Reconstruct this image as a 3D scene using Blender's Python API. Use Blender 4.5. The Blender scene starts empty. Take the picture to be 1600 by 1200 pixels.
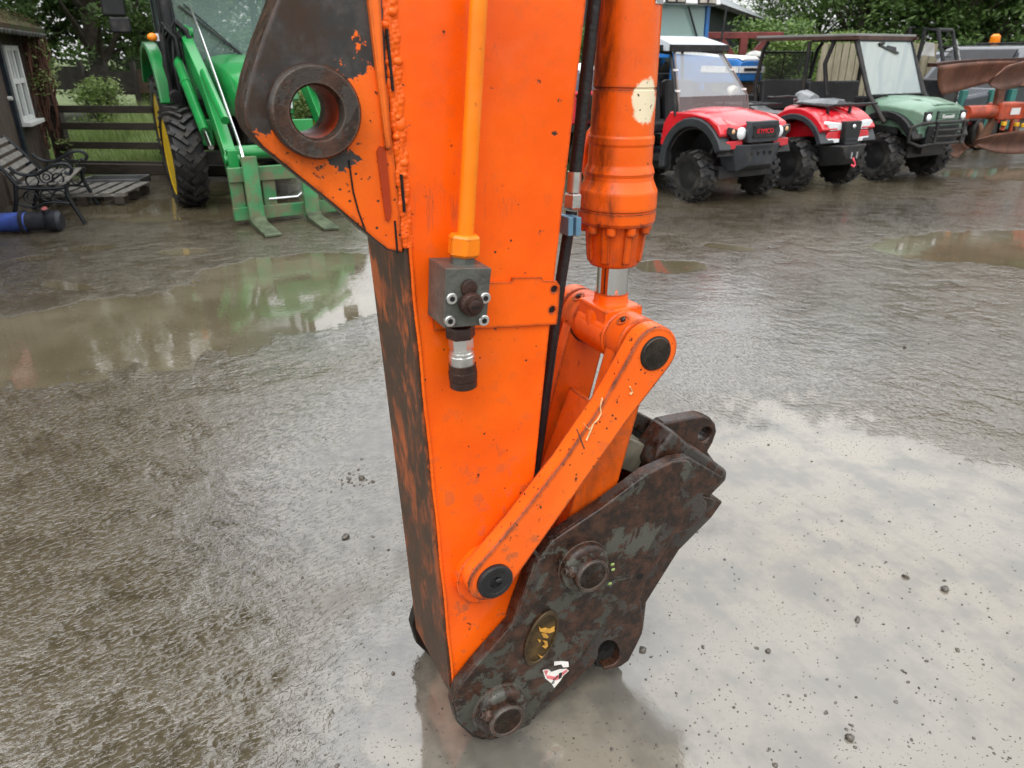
import bpy, bmesh, math, random
from mathutils import Vector as V, Matrix
rnd = random.Random(7)
S = bpy.context.scene
LC = S.collection
R = math.radians
PI = math.pi

# ------------------------------------------------------------------ toolkit
class MB:
    """collects shapes, links them as ONE mesh object"""
    def __init__(s):
        s.v = []; s.f = []; s.mi = []
    def add(s, vs, fs, mi=0):
        b = len(s.v); s.v += [tuple(p) for p in vs]
        for f in fs:
            s.f.append([b + i for i in f]); s.mi.append(mi)
        return s
    def box(s, c, d, rot=None, mi=0, taper=1.0):
        c = V(c); x, y, z = d[0]/2, d[1]/2, d[2]/2; t = taper
        ps = [V((-x, -y, -z)), V((x, -y, -z)), V((x, y, -z)), V((-x, y, -z)),
              V((-x*t, -y*t, z)), V((x*t, -y*t, z)), V((x*t, y*t, z)), V((-x*t, y*t, z))]
        if rot is not None: ps = [rot @ p for p in ps]
        return s.add([c + p for p in ps], [(3, 2, 1, 0), (4, 5, 6, 7), (0, 1, 5, 4), (1, 2, 6, 5), (2, 3, 7, 6), (3, 0, 4, 7)], mi)
    def bar(s, a, b, w, h, up=(0, 0, 1), mi=0):
        a = V(a); b = V(b); d = (b - a); L = d.length; d = d.normalized(); u = V(up)
        if abs(d.dot(u)) > .98: u = V((1, 0, 0))
        r = d.cross(u).normalized(); u = r.cross(d).normalized()
        m = Matrix((r, d, u)).transposed()
        return s.box((a + b)/2, (w, L, h), m, mi)
    def tube(s, pts, r, n=8, caps=True, closed=False, mi=0, flat=None):
        pts = [V(p) for p in pts]; N = len(pts)
        rs = r if isinstance(r, (list, tuple)) else [r]*N
        vs = []; fs = []; pu = None
        for i, p in enumerate(pts):
            if closed: d = pts[(i+1) % N] - pts[i-1]
            else: d = pts[min(i+1, N-1)] - pts[max(i-1, 0)]
            d = d.normalized() if d.length > 1e-9 else V((0, 0, 1))
            if pu is None:
                u = V((0, 0, 1)) if abs(d.z) < .9 else V((1, 0, 0))
            else: u = pu
            u = u - d*u.dot(d); u = u.normalized() if u.length > 1e-6 else d.orthogonal().normalized(); pu = u
            w = d.cross(u)
            for k in range(n):
                a = 2*PI*k/n
                vs.append(p + (u*math.cos(a)*(flat or 1) + w*math.sin(a))*rs[i])
        M = N if closed else N-1
        for i in range(M):
            j = (i+1) % N
            for k in range(n):
                k2 = (k+1) % n
                fs.append((i*n+k, i*n+k2, j*n+k2, j*n+k))
        if caps and not closed:
            fs.append(tuple(range(n-1, -1, -1))); fs.append(tuple((N-1)*n+k for k in range(n)))
        return s.add(vs, fs, mi)
    def lathe(s, prof, o, ax, n=24, mi=0, a0=0.0, closed=False):
        o = V(o); ax = V(ax).normalized()
        u = V((0, 0, 1)) if abs(ax.z) < .9 else V((1, 0, 0)); u = (u - ax*u.dot(ax)).normalized(); w = ax.cross(u)
        vs = []; fs = []; m = len(prof)
        for r, t in prof:
            for k in range(n):
                a = a0 + 2*PI*k/n; vs.append(o + ax*t + (u*math.cos(a) + w*math.sin(a))*r)
        for i in range(m if closed else m-1):
            j = (i+1) % m
            for k in range(n):
                k2 = (k+1) % n
                fs.append((i*n+k, i*n+k2, j*n+k2, j*n+k))
        if not closed:
            if prof[0][0] > 1e-6: fs.append(tuple(range(n-1, -1, -1)))
            if prof[-1][0] > 1e-6: fs.append(tuple((m-1)*n+k for k in range(n)))
        return s.add(vs, fs, mi)
    def cyl(s, a, b, r, n=16, mi=0, c=0.0):
        a = V(a); b = V(b); L = (b-a).length
        pr = [(r, 0), (r, L)] if not c else [(r-c, 0), (r, c), (r, L-c), (r-c, L)]
        return s.lathe(pr, a, b-a, n, mi)
    def plate(s, outer, holes, f0, f1, mi=0, smi=None):
        """2D outline with holes, mapped to 3D by f0/f1 (the two faces)"""
        bm = bmesh.new(); loops = []
        def area(l): return sum(l[i-1][0]*l[i][1]-l[i][0]*l[i-1][1] for i in range(len(l)))
        outer = list(outer)
        if area(outer) < 0: outer.reverse()
        all2 = []
        for l in [outer] + [list(h) for h in holes]:
            idx = []
            for p in l: idx.append(len(all2)); all2.append((p[0], p[1]))
            loops.append(idx)
        if holes:
            bv = [bm.verts.new((p[0], p[1], 0)) for p in all2]; bm.verts.index_update()
            es = [bm.edges.new((bv[l[i-1]], bv[l[i]])) for l in loops for i in range(len(l))]
            bmesh.ops.triangle_fill(bm, use_beauty=True, use_dissolve=False, edges=es)
            tris = []
            for f in bm.faces:
                ii = [v.index for v in f.verts]
                if f.normal.z < 0: ii.reverse()
                tris.append(ii)
        else: tris = [loops[0]]
        bm.free()
        n = len(all2)
        vs = [f0(*p) for p in all2] + [f1(*p) for p in all2]
        s.add(vs, [list(reversed(t)) for t in tris] + [[i+n for i in t] for t in tris], mi)
        b = len(s.v) - len(vs); fs = []
        for l in loops:
            for i in range(len(l)): fs.append((l[i-1], l[i], l[i]+n, l[i-1]+n))
        for f in fs:
            s.f.append([b+i for i in f]); s.mi.append(mi if smi is None else smi)
        return s
    def loft(s, rings, caps=True, mi=0, closed=True):
        n = len(rings[0]); vs = [p for r in rings for p in r]; fs = []
        for i in range(len(rings)-1):
            for k in range(n if closed else n-1):
                k2 = (k+1) % n; fs.append((i*n+k, i*n+k2, (i+1)*n+k2, (i+1)*n+k))
        if caps: fs.append(tuple(range(n-1, -1, -1))); fs.append(tuple((len(rings)-1)*n+k for k in range(n)))
        return s.add(vs, fs, mi)
    def ell(s, c, r, n=12, m=8, mi=0):
        c = V(c); r = V((r, r, r)) if isinstance(r, (int, float)) else V(r)
        prof = [(math.sin(PI*i/m), -math.cos(PI*i/m)) for i in range(m+1)]
        t = MB().lathe([(max(a, 1e-4), b) for a, b in prof], (0, 0, 0), (0, 0, 1), n)
        return s.add([c + V((p[0]*r.x, p[1]*r.y, p[2]*r.z)) for p in t.v], t.f, mi)
    def text(s, body, size, M, depth=.003, mi=0, font_sx=1.0):
        c = bpy.data.curves.new('lettering', 'FONT'); c.body = body; c.size = size; c.extrude = depth; c.align_x = 'CENTER'; c.align_y = 'CENTER'
        c.resolution_u = 2
        o = bpy.data.objects.new('lettering', c)
        me = o.to_mesh()
        s.add([M @ V((v.co.x*font_sx, v.co.y, v.co.z)) for v in me.vertices], [list(p.vertices) for p in me.polygons], mi)
        o.to_mesh_clear(); bpy.data.objects.remove(o); bpy.data.curves.remove(c)
        return s
    def build(s, name, mat, parent=None, loc=None, smooth=35, bevel=0, seg=2, fix=True, sub=0):
        me = bpy.data.meshes.new(name); me.from_pydata(s.v, [], s.f)
        mats = mat if isinstance(mat, (list, tuple)) else [mat]
        for m in mats: me.materials.append(m)
        if len(mats) > 1: me.polygons.foreach_set('material_index', s.mi)
        if fix:
            bm = bmesh.new(); bm.from_mesh(me); bmesh.ops.recalc_face_normals(bm, faces=bm.faces); bm.to_mesh(me); bm.free()
        if smooth:
            me.polygons.foreach_set('use_smooth', [True]*len(me.polygons)); me.set_sharp_from_angle(angle=R(smooth))
        me.update()
        o = bpy.data.objects.new(name, me); LC.objects.link(o)
        if parent: o.parent = parent
        if loc is not None: o.location = loc
        if sub:
            md = o.modifiers.new('subdivide', 'SUBSURF'); md.levels = md.render_levels = sub
        if bevel:
            md = o.modifiers.new('bevel', 'BEVEL'); md.width = bevel; md.segments = seg; md.limit_method = 'ANGLE'; md.angle_limit = R(38); md.harden_normals = True
        return o

def tag(o, label=None, cat=None, group=None, kind=None):
    if label: o['label'] = label
    if cat: o['category'] = cat
    if group: o['group'] = group
    if kind: o['kind'] = kind
    return o
def thing(name, label, cat, loc=(0, 0, 0), rz=0, group=None):
    o = bpy.data.objects.new(name, None); LC.objects.link(o); o.location = loc; o.rotation_euler = (0, 0, rz)
    o.empty_display_size = .1
    return tag(o, label, cat, group)
KIDS = {}
def copy_tree(o, parent=None):
    c = o.copy(); LC.objects.link(c)
    if parent is not None: c.parent = parent
    for ch in [x for x in LC.objects if x.parent == o]: copy_tree(ch, c)
    return c
def circ(x, y, r, n=24, a0=0): return [(x + r*math.cos(a0+2*PI*k/n), y + r*math.sin(a0+2*PI*k/n)) for k in range(n)]
def hull2(c1, r1, c2, r2, n=14):
    """outline of two discs and their outer tangents"""
    d = math.atan2(c2[1]-c1[1], c2[0]-c1[0]); L = math.hypot(c2[0]-c1[0], c2[1]-c1[1]); t = math.acos(max(-1, min(1, (r1-r2)/L)))
    P = []
    for k in range(n+1):
        a = d + t + (2*PI-2*t)*k/n; P.append((c1[0]+r1*math.cos(a), c1[1]+r1*math.sin(a)))
    for k in range(n+1):
        a = d - t + 2*t*k/n; P.append((c2[0]+r2*math.cos(a), c2[1]+r2*math.sin(a)))
    return P

# ------------------------------------------------------------------ materials
class NT:
    def __init__(s, name):
        s.m = bpy.data.materials.new(name); s.m.use_nodes = True; s.t = s.m.node_tree
        s.p = [n for n in s.t.nodes if n.type == 'BSDF_PRINCIPLED'][0]; s._c = None
    def n(s, ty, ins=None, **kw):
        x = s.t.nodes.new(ty)
        for k, v in kw.items(): setattr(x, k, v)
        for k, v in (ins or {}).items(): s.set(x, k, v)
        return x
    def set(s, x, k, v):
        i = x.inputs[k]
        if isinstance(v, bpy.types.NodeSocket): s.t.links.new(v, i)
        elif isinstance(v, bpy.types.Node): s.t.links.new(v.outputs[0], i)
        else:
            if i.type == 'RGBA' and len(v) == 3: v = (*v, 1)
            i.default_value = v
    def P(s, **kw):
        for k, v in kw.items(): s.set(s.p, k.replace('_', ' '), v)
        return s
    def obj(s):
        if not s._c: s._c = s.n('ShaderNodeTexCoord')
        return s._c.outputs['Object']
    def pos(s): return s.n('ShaderNodeNewGeometry').outputs['Position']
    def map(s, v, loc=(0, 0, 0), rot=(0, 0, 0), sc=(1, 1, 1), ty='POINT'):
        return s.n('ShaderNodeMapping', {'Vector': v, 'Location': loc, 'Rotation': rot, 'Scale': sc}, vector_type=ty).outputs[0]
    def noise(s, sc, det=4, ro=.55, di=0, v=None):
        return s.n('ShaderNodeTexNoise', {'Vector': v or s.obj(), 'Scale': sc, 'Detail': det, 'Roughness': ro, 'Distortion': di}).outputs['Fac']
    def vor(s, sc, v=None, feat='F1', rand=1): return s.n('ShaderNodeTexVoronoi', {'Vector': v or s.obj(), 'Scale': sc, 'Randomness': rand}, feature=feat).outputs['Distance']
    def ss(s, v, a, b, o0=0, o1=1):
        return s.n('ShaderNodeMapRange', {'Value': v, 'From Min': a, 'From Max': b, 'To Min': o0, 'To Max': o1}, interpolation_type='SMOOTHSTEP').outputs[0]
    def ma(s, op, a, b=0.0, c=0.0):
        x = s.n('ShaderNodeMath', operation=op); s.set(x, 0, a); s.set(x, 1, b); s.set(x, 2, c); return x.outputs[0]
    def mix(s, f, a, b):
        x = s.n('ShaderNodeMix', data_type='RGBA'); s.set(x, 0, f); s.set(x, 6, a); s.set(x, 7, b); return x.outputs[2]
    def bump(s, h, st=.3, d=.01, nrm=None):
        x = s.n('ShaderNodeBump', {'Height': h, 'Strength': st, 'Distance': d})
        if nrm is not None: s.set(x, 'Normal', nrm)
        return x.outputs[0]
    def edge(s, r=.006):
        b = s.n('ShaderNodeBevel', {'Radius': r}, samples=4).outputs[0]
        g = s.n('ShaderNodeNewGeometry').outputs['Normal']
        return s.ma('SUBTRACT', 1.0, s.n('ShaderNodeVectorMath', {0: b, 1: g}, operation='DOT_PRODUCT').outputs['Value'])

_mc = {}
def simple(name, col, rough=.5, metal=0, var=.25, sc=6, bump=0, bsc=60, dirt=0, dcol=(.05, .042, .032), spec=None, coat=0):
    if name in _mc: return _mc[name]
    if spec is None: spec = .32 if max(col) < .07 else .5
    m = NT(name); f = m.noise(sc, 5)
    c = m.mix(m.ss(f, .3, .7), [x*(1-var) for x in col], [min(1, x*(1+var)) for x in col])
    if dirt:
        d = m.ss(m.noise(sc*.7+3, 6, .65), .62-dirt*.35, .82-dirt*.2); c = m.mix(m.ma('MULTIPLY', d, .85), c, dcol)
        m.P(Roughness=m.ma('ADD', m.ma('MULTIPLY', d, .25), rough))
    else: m.P(Roughness=m.ss(m.noise(sc*2.3, 3), .2, .8, max(.04, rough-.1), rough+.1))
    m.P(Base_Color=c, Metallic=metal, Specular_IOR_Level=spec)
    if coat: m.P(Coat_Weight=coat, Coat_Roughness=.08)
    if bump: m.P(Normal=m.bump(m.noise(bsc, 4), bump, .01))
    _mc[name] = m.m; return m.m
def glass(name, tint=(.7, .78, .76), a=.25, rough=.03):
    if name in _mc: return _mc[name]
    m = NT(name); m.P(Base_Color=tint, Roughness=rough, Alpha=a, Specular_IOR_Level=.8); _mc[name] = m.m; return m.m

def orange(name, base=(.85, .108, .004), chips=.5, grime=.3, edge=1.0, patches=None, prim=(.03, .029, .028), rough=.3, streak=0., scratch=.5, mud=.7):
    m = NT(name); big = m.noise(3.2, 4, .6)
    hi = (min(1, base[0]*1.05), base[1]*1.18, base[2]*1.2); lo = (base[0]*.9, base[1]*.82, base[2]*.8)
    c = m.mix(m.ss(big, .3, .7), lo, hi)
    # faded pinkish rubs
    c = m.mix(m.ma('MULTIPLY', m.ss(m.noise(5.5, 3, .5, .4), .55, .78), .22), c, (.72, .17, .06))
    rustc = m.mix(m.noise(40, 3), (.02, .012, .009), (.06, .028, .014))
    # grime
    g = m.ss(m.noise(7, 7, .68, .3, m.map(m.obj(), sc=(1, 1, .45))), .75-grime*.4, .95-grime*.25)
    c = m.mix(m.ma('MULTIPLY', g, .75), c, (.10, .034, .010))
    if streak:
        sk = m.ss(m.noise(9, 6, .7, .2, m.map(m.obj(), sc=(3, 3, .18))), .62-streak*.2, .8)
        c = m.mix(m.ma('MULTIPLY', sk, .6), c, (.09, .02, .006))
    # faint scratches and dried mud splash
    sc1 = m.noise(2.2, 3, .55, .15, m.map(m.obj(), rot=(0, R(22), 0), sc=(16, 16, .9))); sc2 = m.noise(2.6, 3, .55, .15, m.map(m.obj(), rot=(0, R(-48), 0), sc=(14, 14, 1.1)))
    sm = m.ma('MULTIPLY', m.ma('MAXIMUM', m.ss(m.ma('ABSOLUTE', m.ma('SUBTRACT', sc1, .5)), .012, .004), m.ss(m.ma('ABSOLUTE', m.ma('SUBTRACT', sc2, .5)), .010, .003)), m.ss(m.noise(4.3, 4), .53, .64))
    c = m.mix(m.ma('MULTIPLY', sm, scratch), c, (.30, .075, .03))
    if mud:
        zz = m.n('ShaderNodeSeparateXYZ', {0: m.obj()}).outputs['Z']
        md = m.ma('MULTIPLY', m.ss(m.ma('ADD', m.noise(26, 5, .7), m.ma('MULTIPLY', m.noise(5, 3), .3)), .70, .78), m.ss(zz, 1.1, .2, .12, .85))
        c = m.mix(m.ma('MULTIPLY', md, mud), c, (.13, .085, .05))
    # small chips
    vn = m.noise(11, 3, .6); v = m.vor(52)
    ch = m.ma('MULTIPLY', m.ss(v, .16, .10), m.ss(vn, .66-.12*chips, .70-.12*chips))
    ch2 = m.ss(m.noise(46, 4, .6, .6), .755-.05*chips, .775-.05*chips)
    mask = m.ma('MAXIMUM', ch, ch2)
    if edge:
        e = m.ma('ADD', m.ma('MULTIPLY', m.edge(.012), 5.5*edge), m.ma('MULTIPLY', m.ma('SUBTRACT', m.noise(24, 6, .72), .5), 2.6))
        mask = m.ma('MAXIMUM', mask, m.ss(e, .42, .52))
    c = m.mix(mask, c, rustc)
    if patches is not None:
        w = patches(m); pc = m.mix(m.ss(m.noise(14, 6, .7), .42, .6), prim, (.055, .05, .047))
        pc = m.mix(m.ss(m.noise(6, 5, .7), .50, .66), pc, (.036, .020, .013))
        c = m.mix(w, c, pc); mask = m.ma('MAXIMUM', mask, w)
    m.P(Base_Color=c, Roughness=m.ma('ADD', m.ma('MULTIPLY', mask, .22), m.ss(m.noise(16, 4), .3, .7, rough-.08, rough+.1)), Specular_IOR_Level=.28)
    h = m.ma('ADD', m.ma('SUBTRACT', m.ma('MULTIPLY', m.noise(90, 3), .12), mask), m.ma('MULTIPLY', big, 6.0))
    m.P(Normal=m.bump(h, .35, .002)); return m.m

def rust_grey(name, grey=(.085, .088, .078), amt=.5, rough=.32):
    m = NT(name); n1 = m.noise(9, 7, .68, .5); n2 = m.noise(23, 6, .7, .8)
    k = m.ss(m.ma('ADD', m.ma('MULTIPLY', n1, .7), m.ma('MULTIPLY', n2, .3)), .50-.1*(amt-.5), .53-.1*(amt-.5))
    e = m.ss(m.ma('ADD', m.ma('MULTIPLY', m.edge(.012), 1.6), m.ma('SUBTRACT', n2, .5)), .1, .3)
    k = m.ma('MAXIMUM', k, e)
    rc = m.mix(m.ss(m.noise(31, 6, .7), .35, .7), (.012, .007, .005), (.060, .026, .015))
    gc = m.mix(m.ss(m.noise(5, 4), .3, .7), [x*.6 for x in grey], grey)
    rub = m.ss(m.ma('ADD', m.ma('MULTIPLY', m.edge(.005), 5.0), m.ma('MULTIPLY', m.ma('SUBTRACT', m.noise(17, 5, .7), .5), 2.2)), .42, .62)
    m.P(Base_Color=m.mix(m.ma('MULTIPLY', rub, .7), m.mix(k, gc, rc), (.15, .125, .105)), Roughness=m.ss(m.noise(28, 4), .3, .7, rough-.12, rough+.14), Specular_IOR_Level=.36)
    m.P(Normal=m.bump(m.ma('ADD', m.ma('MULTIPLY', k, .5), m.noise(120, 5, .7)), .4, .003)); return m.m

# ------------------------------------------------------------------ camera, world, light
H = 1.6; PITCH = R(24); FPX = 1150.0
cam = bpy.data.cameras.new('camera'); co = bpy.data.objects.new('camera', cam); LC.objects.link(co); S.camera = co
cam.sensor_width = 36; cam.lens = 36*FPX/1600; cam.clip_start = .05; cam.clip_end = 2000
co.location = (0, 0, H); co.rotation_euler = (PI/2 - PITCH, 0, 0)
cam.dof.use_dof = True; cam.dof.focus_distance = 2.0; cam.dof.aperture_fstop = 6.3
CF = V((0, math.cos(PITCH), -math.sin(PITCH))); CU = V((0, math.sin(PITCH), math.cos(PITCH)))
def ray(x, y): return CF + V((1, 0, 0))*((x-800)/FPX) - CU*((y-600)/FPX)
def G(x, y, z=0.0):
    d = ray(x, y); return V((0, 0, H)) + d*((z-H)/d.z)
def AtY(x, y, Y):
    d = ray(x, y); return V((0, 0, H)) + d*(Y/d.y)

OVER = 6.5                     # even light of the cloud layer
w = bpy.data.worlds.new('World'); S.world = w; w.use_nodes = True; nt = w.node_tree
bg = nt.nodes['Background']
sky = nt.nodes.new('ShaderNodeTexSky'); sky.sky_type = 'NISHITA'; sky.sun_disc = False; sky.sun_elevation = R(58); sky.sun_rotation = R(200)
sky.air_density = 1.0; sky.dust_density = 3.0; sky.ozone_density = 1.0
hs = nt.nodes.new('ShaderNodeHueSaturation'); hs.inputs['Saturation'].default_value = .10; hs.inputs['Value'].default_value = 1.0
nt.links.new(sky.outputs[0], hs.inputs['Color'])
tc = nt.nodes.new('ShaderNodeTexCoord'); mp = nt.nodes.new('ShaderNodeMapping'); mp.inputs['Scale'].default_value = (1, 1, 2.2)
nt.links.new(tc.outputs['Generated'], mp.inputs[0])
nz = nt.nodes.new('ShaderNodeTexNoise'); nz.inputs['Scale'].default_value = 2.6; nz.inputs['Detail'].default_value = 6; nz.inputs['Roughness'].default_value = .55
nt.links.new(mp.outputs[0], nz.inputs['Vector'])
mr = nt.nodes.new('ShaderNodeMapRange'); mr.inputs['From Min'].default_value = .3; mr.inputs['From Max'].default_value = .7; mr.inputs['To Min'].default_value = .82; mr.inputs['To Max'].default_value = 1.25
nt.links.new(nz.outputs['Fac'], mr.inputs['Value'])
oc = nt.nodes.new('ShaderNodeVectorMath'); oc.operation = 'ADD'; oc.inputs[1].default_value = (OVER*.99, OVER, OVER*1.01)
sc_ = nt.nodes.new('ShaderNodeVectorMath'); sc_.operation = 'SCALE'; sc_.inputs['Scale'].default_value = .35
nt.links.new(hs.outputs[0], sc_.inputs[0]); nt.links.new(sc_.outputs[0], oc.inputs[0])
gz = nt.nodes.new('ShaderNodeSeparateXYZ'); nt.links.new(tc.outputs['Generated'], gz.inputs[0])
gr_ = nt.nodes.new('ShaderNodeMapRange'); gr_.inputs['From Min'].default_value = 0; gr_.inputs['From Max'].default_value = 1; gr_.inputs['To Min'].default_value = .55; gr_.inputs['To Max'].default_value = 1.6
nt.links.new(gz.outputs['Z'], gr_.inputs['Value'])
mg = nt.nodes.new('ShaderNodeMath'); mg.operation = 'MULTIPLY'; nt.links.new(mr.outputs[0], mg.inputs[0]); nt.links.new(gr_.outputs[0], mg.inputs[1])
mx = nt.nodes.new('ShaderNodeVectorMath'); mx.operation = 'SCALE'
nt.links.new(oc.outputs[0], mx.inputs[0]); nt.links.new(mg.outputs[0], mx.inputs['Scale'])
nt.links.new(mx.outputs[0], bg.inputs['Color']); bg.inputs['Strength'].default_value = .15
sun = bpy.data.lights.new('sun', 'SUN'); so = bpy.data.objects.new('sun', sun); LC.objects.link(so)
sun.energy = .6; sun.angle = R(25); sun.color = (1, .97, .92)
so.rotation_euler = (R(32), 0, R(-20)); so.location = (0, 0, 20)
S.view_settings.view_transform = 'Standard'; S.view_settings.look = 'None'; S.view_settings.exposure = .66; S.view_settings.gamma = 1
S.render.film_transparent = False
S.cycles.max_bounces = 8; S.cycles.transparent_max_bounces = 12; S.cycles.caustics_reflective = False; S.cycles.caustics_refractive = False
S.cycles.use_denoising = True; S.cycles.use_adaptive_sampling = True; S.cycles.adaptive_threshold = .015
S.cycles.sample_clamp_indirect = 6

# ------------------------------------------------------------------ ground
def gell(x0, y0, x1, y1, b):
    """a flat ellipse on the ground: its long axis runs between two points, half width b"""
    A_ = G(x0, y0); B_ = G(x1, y1); c = (A_+B_)/2; d = B_-A_; a = d.length/2; ca, sa = d.x/d.length, d.y/d.length
    def f(x, y):
        X, Y = x-c.x, y-c.y; return 1 - math.hypot((X*ca+Y*sa)/a, (-X*sa+Y*ca)/b)
    return f
PUD = [gell(-260, 590, 640, 440, .85), gell(40, 330, 560, 318, .8), gell(300, 450, 620, 400, .62), gell(1380, 395, 1900, 380, .8), gell(985, 419, 1105, 414, .24), gell(1480, 275, 1700, 270, .7),
       gell(80, 390, 190, 386, .14), gell(240, 395, 330, 392, .12), gell(150, 455, 60, 440, .1), gell(20, 405, 90, 402, .1), gell(1180, 392, 1090, 380, .12)]
MLK = [gell(1010, 900, 1900, 880, 1.15), gell(1000, 1110, 1900, 1130, .75), gell(560, 1140, 1300, 1090, .46), gell(990, 640, 1280, 820, .32), gell(930, 930, 1350, 930, .34)]
FLM = [gell(360, 700, 900, 720, 1.15), gell(430, 1080, 800, 1080, .62), gell(640, 500, 1480, 480, 1.9), gell(930, 350, 1750, 318, .75), gell(420, 560, 640, 470, .5)]
def ground_material():
    m = NT('wet_yard_mud'); p = m.pos()
    def N(sc, det=4, ro=.55, di=0, v=None): return m.noise(sc, det, ro, di, v or p)
    def at_(k): return m.n('ShaderNodeAttribute', attribute_name=k).outputs['Fac']
    n0, n1, n2 = N(1.1, 3), N(4.3, 4, .62), N(17, 4, .66)
    X_ = m.n('ShaderNodeSeparateXYZ', {0: p}).outputs['X']; side_ = m.ss(X_, -.25, .35)
    def fm(f, a, b): return m.n('ShaderNodeMix', {0: f, 2: a, 3: b}).outputs[0]
    nL = N(74, 3, .68, .3, m.map(m.map(p, rot=(0, 0, R(-38))), sc=(.5, 1, 1))); nR = N(74, 3, .68, .3, m.map(m.map(p, rot=(0, 0, R(66))), sc=(.55, 1, 1)))
    n3 = fm(side_, nL, nR); n4 = N(95, 3, .7)
    stv = m.map(m.map(p, rot=(0, 0, R(66))), sc=(1.5, 17, 1)); streak = m.noise(1.6, 3, .6, .3, stv)
    stl = m.map(m.map(p, rot=(0, 0, R(-38))), sc=(1.5, 11, 1)); streak = fm(side_, m.noise(1.6, 3, .6, .6, stl), streak)
    c_ = lambda v: m.ma('SUBTRACT', v, .5)
    wob = m.ma('ADD', m.ma('ADD', m.ma('MULTIPLY', c_(n0), .9), m.ma('MULTIPLY', c_(n1), .9)), m.ma('MULTIPLY', c_(n2), .4))
    clear = m.ss(m.ma('ADD', at_('puddle'), m.ma('MULTIPLY', wob, .8)), -.04, .12)
    milky = m.ss(m.ma('ADD', at_('silt'), m.ma('MULTIPLY', wob, 1.3)), -.36, .42)
    film = m.ss(m.ma('ADD', at_('film'), m.ma('MULTIPLY', wob, 1.7)), -.30, .50)
    crumb = m.ss(n3, .50, .67)
    spk = m.ma('MULTIPLY', m.ss(n4, .62, .69), m.ss(m.ma('ADD', n1, m.ma('MULTIPLY', c_(n2), .7)), .50, .62))
    lo = m.ss(n1, .34, .66)
    base = m.mix(lo, (.040, .031, .018), (.072, .057, .035))
    base = m.mix(m.ss(n2, .38, .64), base, m.mix(n0, (.055, .044, .028), (.095, .078, .052)))
    base = m.mix(m.ma('MULTIPLY', crumb, .55), base, m.mix(n4, (.03, .025, .018), (.14, .12, .09)))
    fc = m.mix(m.ss(m.ma('ADD', m.ma('MULTIPLY', n2, .6), m.ma('MULTIPLY', n1, .4)), .38, .60), (.026, .022, .016), (.085, .075, .060))
    fc = m.mix(m.ma('MULTIPLY', m.ss(n4, .56, .66), .6), fc, (.02, .017, .014))
    c = m.mix(m.ma('MULTIPLY', film, .8), base, fc)
    mist = m.ss(m.ma('ADD', m.ma('MULTIPLY', streak, .15), m.ma('MULTIPLY', n1, .85)), .38, .58)
    sl = m.mix(mist, (.104, .096, .082), m.mix(m.ss(n0, .35, .65), (.150, .136, .112), (.174, .154, .120)))
    dry = m.ma('MULTIPLY', milky, m.ma('SUBTRACT', 1.0, spk))
    c = m.mix(dry, c, sl)
    c = m.mix(clear, c, m.mix(m.ss(n0, .4, .65), (.085, .07, .043), (.125, .108, .072)))
    c = m.mix(m.ma('MULTIPLY', m.ma('MULTIPLY', spk, .85), m.ma('SUBTRACT', 1.0, clear)), c, m.mix(n2, (.03, .026, .022), (.08, .072, .062)))
    r = fm(film, m.ss(n1, .3, .68, .05, .16), m.ss(n2, .32, .68, .04, .14)); r = fm(dry, r, m.ss(mist, 0, 1, .13, .05)); r = fm(clear, r, .012); r = fm(m.ma('MULTIPLY', spk, .8), r, .25)
    wet = m.ma('MAXIMUM', clear, dry)
    h = m.ma('ADD', m.ma('MULTIPLY', crumb, .21), m.ma('MULTIPLY', n2, .32)); h = m.ma('ADD', h, m.ma('MULTIPLY', n4, .06))
    h = m.ma('ADD', h, m.ma('MULTIPLY', streak, .34)); h = m.ma('ADD', h, m.ma('MULTIPLY', n1, .55))
    amp = m.ma('MULTIPLY', m.ma('SUBTRACT', 1.0, m.ma('MULTIPLY', m.ss(wet, 0, .6), .968)), m.ma('SUBTRACT', 1.0, m.ma('MULTIPLY', film, .70)))
    amp = m.ma('MULTIPLY', amp, m.ss(m.ma('ADD', m.ma('MULTIPLY', n1, .6), m.ma('MULTIPLY', n0, .4)), .36, .62, .25, 1.15))
    h = m.ma('ADD', m.ma('MULTIPLY', h, amp), m.ma('MULTIPLY', m.ma('MULTIPLY', spk, .10), m.ma('SUBTRACT', 1.0, clear)))
    m.P(Base_Color=c, Roughness=r, IOR=fm(m.ma('MAXIMUM', film, wet), 1.95, fm(dry, 2.2, 1.92)), Specular_IOR_Level=.5, Normal=m.bump(h, 1.0, .0145))
    return m.m
GROUND = ground_material()
def yard():
    def axis(lo, hi, flo, fhi, f, c):
        o_ = []; v_ = lo
        while v_ < hi: o_.append(v_); v_ += f if flo < v_ < fhi else c
        return o_ + [hi]
    xs = axis(-9.5, 26, -5, 6, .10, .25); ys = axis(-8, 22, .2, 8, .10, .25); nx = len(xs)
    vs = [(x, y, 0) for y in ys for x in xs]; fs = []
    for j in range(len(ys)-1):
        for i in range(nx-1):
            x, y = xs[i], ys[j]
            if y > 10.6 + (x+6.5)*.75 and x < -4.6 + (y-11.7)*.15: continue
            fs.append((j*nx+i, j*nx+i+1, (j+1)*nx+i+1, (j+1)*nx+i))
    mb = MB(); mb.add(vs, fs); o_ = mb.build('yard_ground', GROUND, smooth=0, fix=False); me = o_.data
    for k, fl_ in (('puddle', PUD), ('silt', MLK), ('film', FLM)):
        a_ = me.attributes.new(k, 'FLOAT', 'POINT'); a_.data.foreach_set('value', [max(-3, max(f(x, y) for f in fl_)) for x, y, z in vs])
    return tag(o_, kind='structure')
yard()
gr = NT('rough_grass'); gp = gr.pos()
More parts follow.
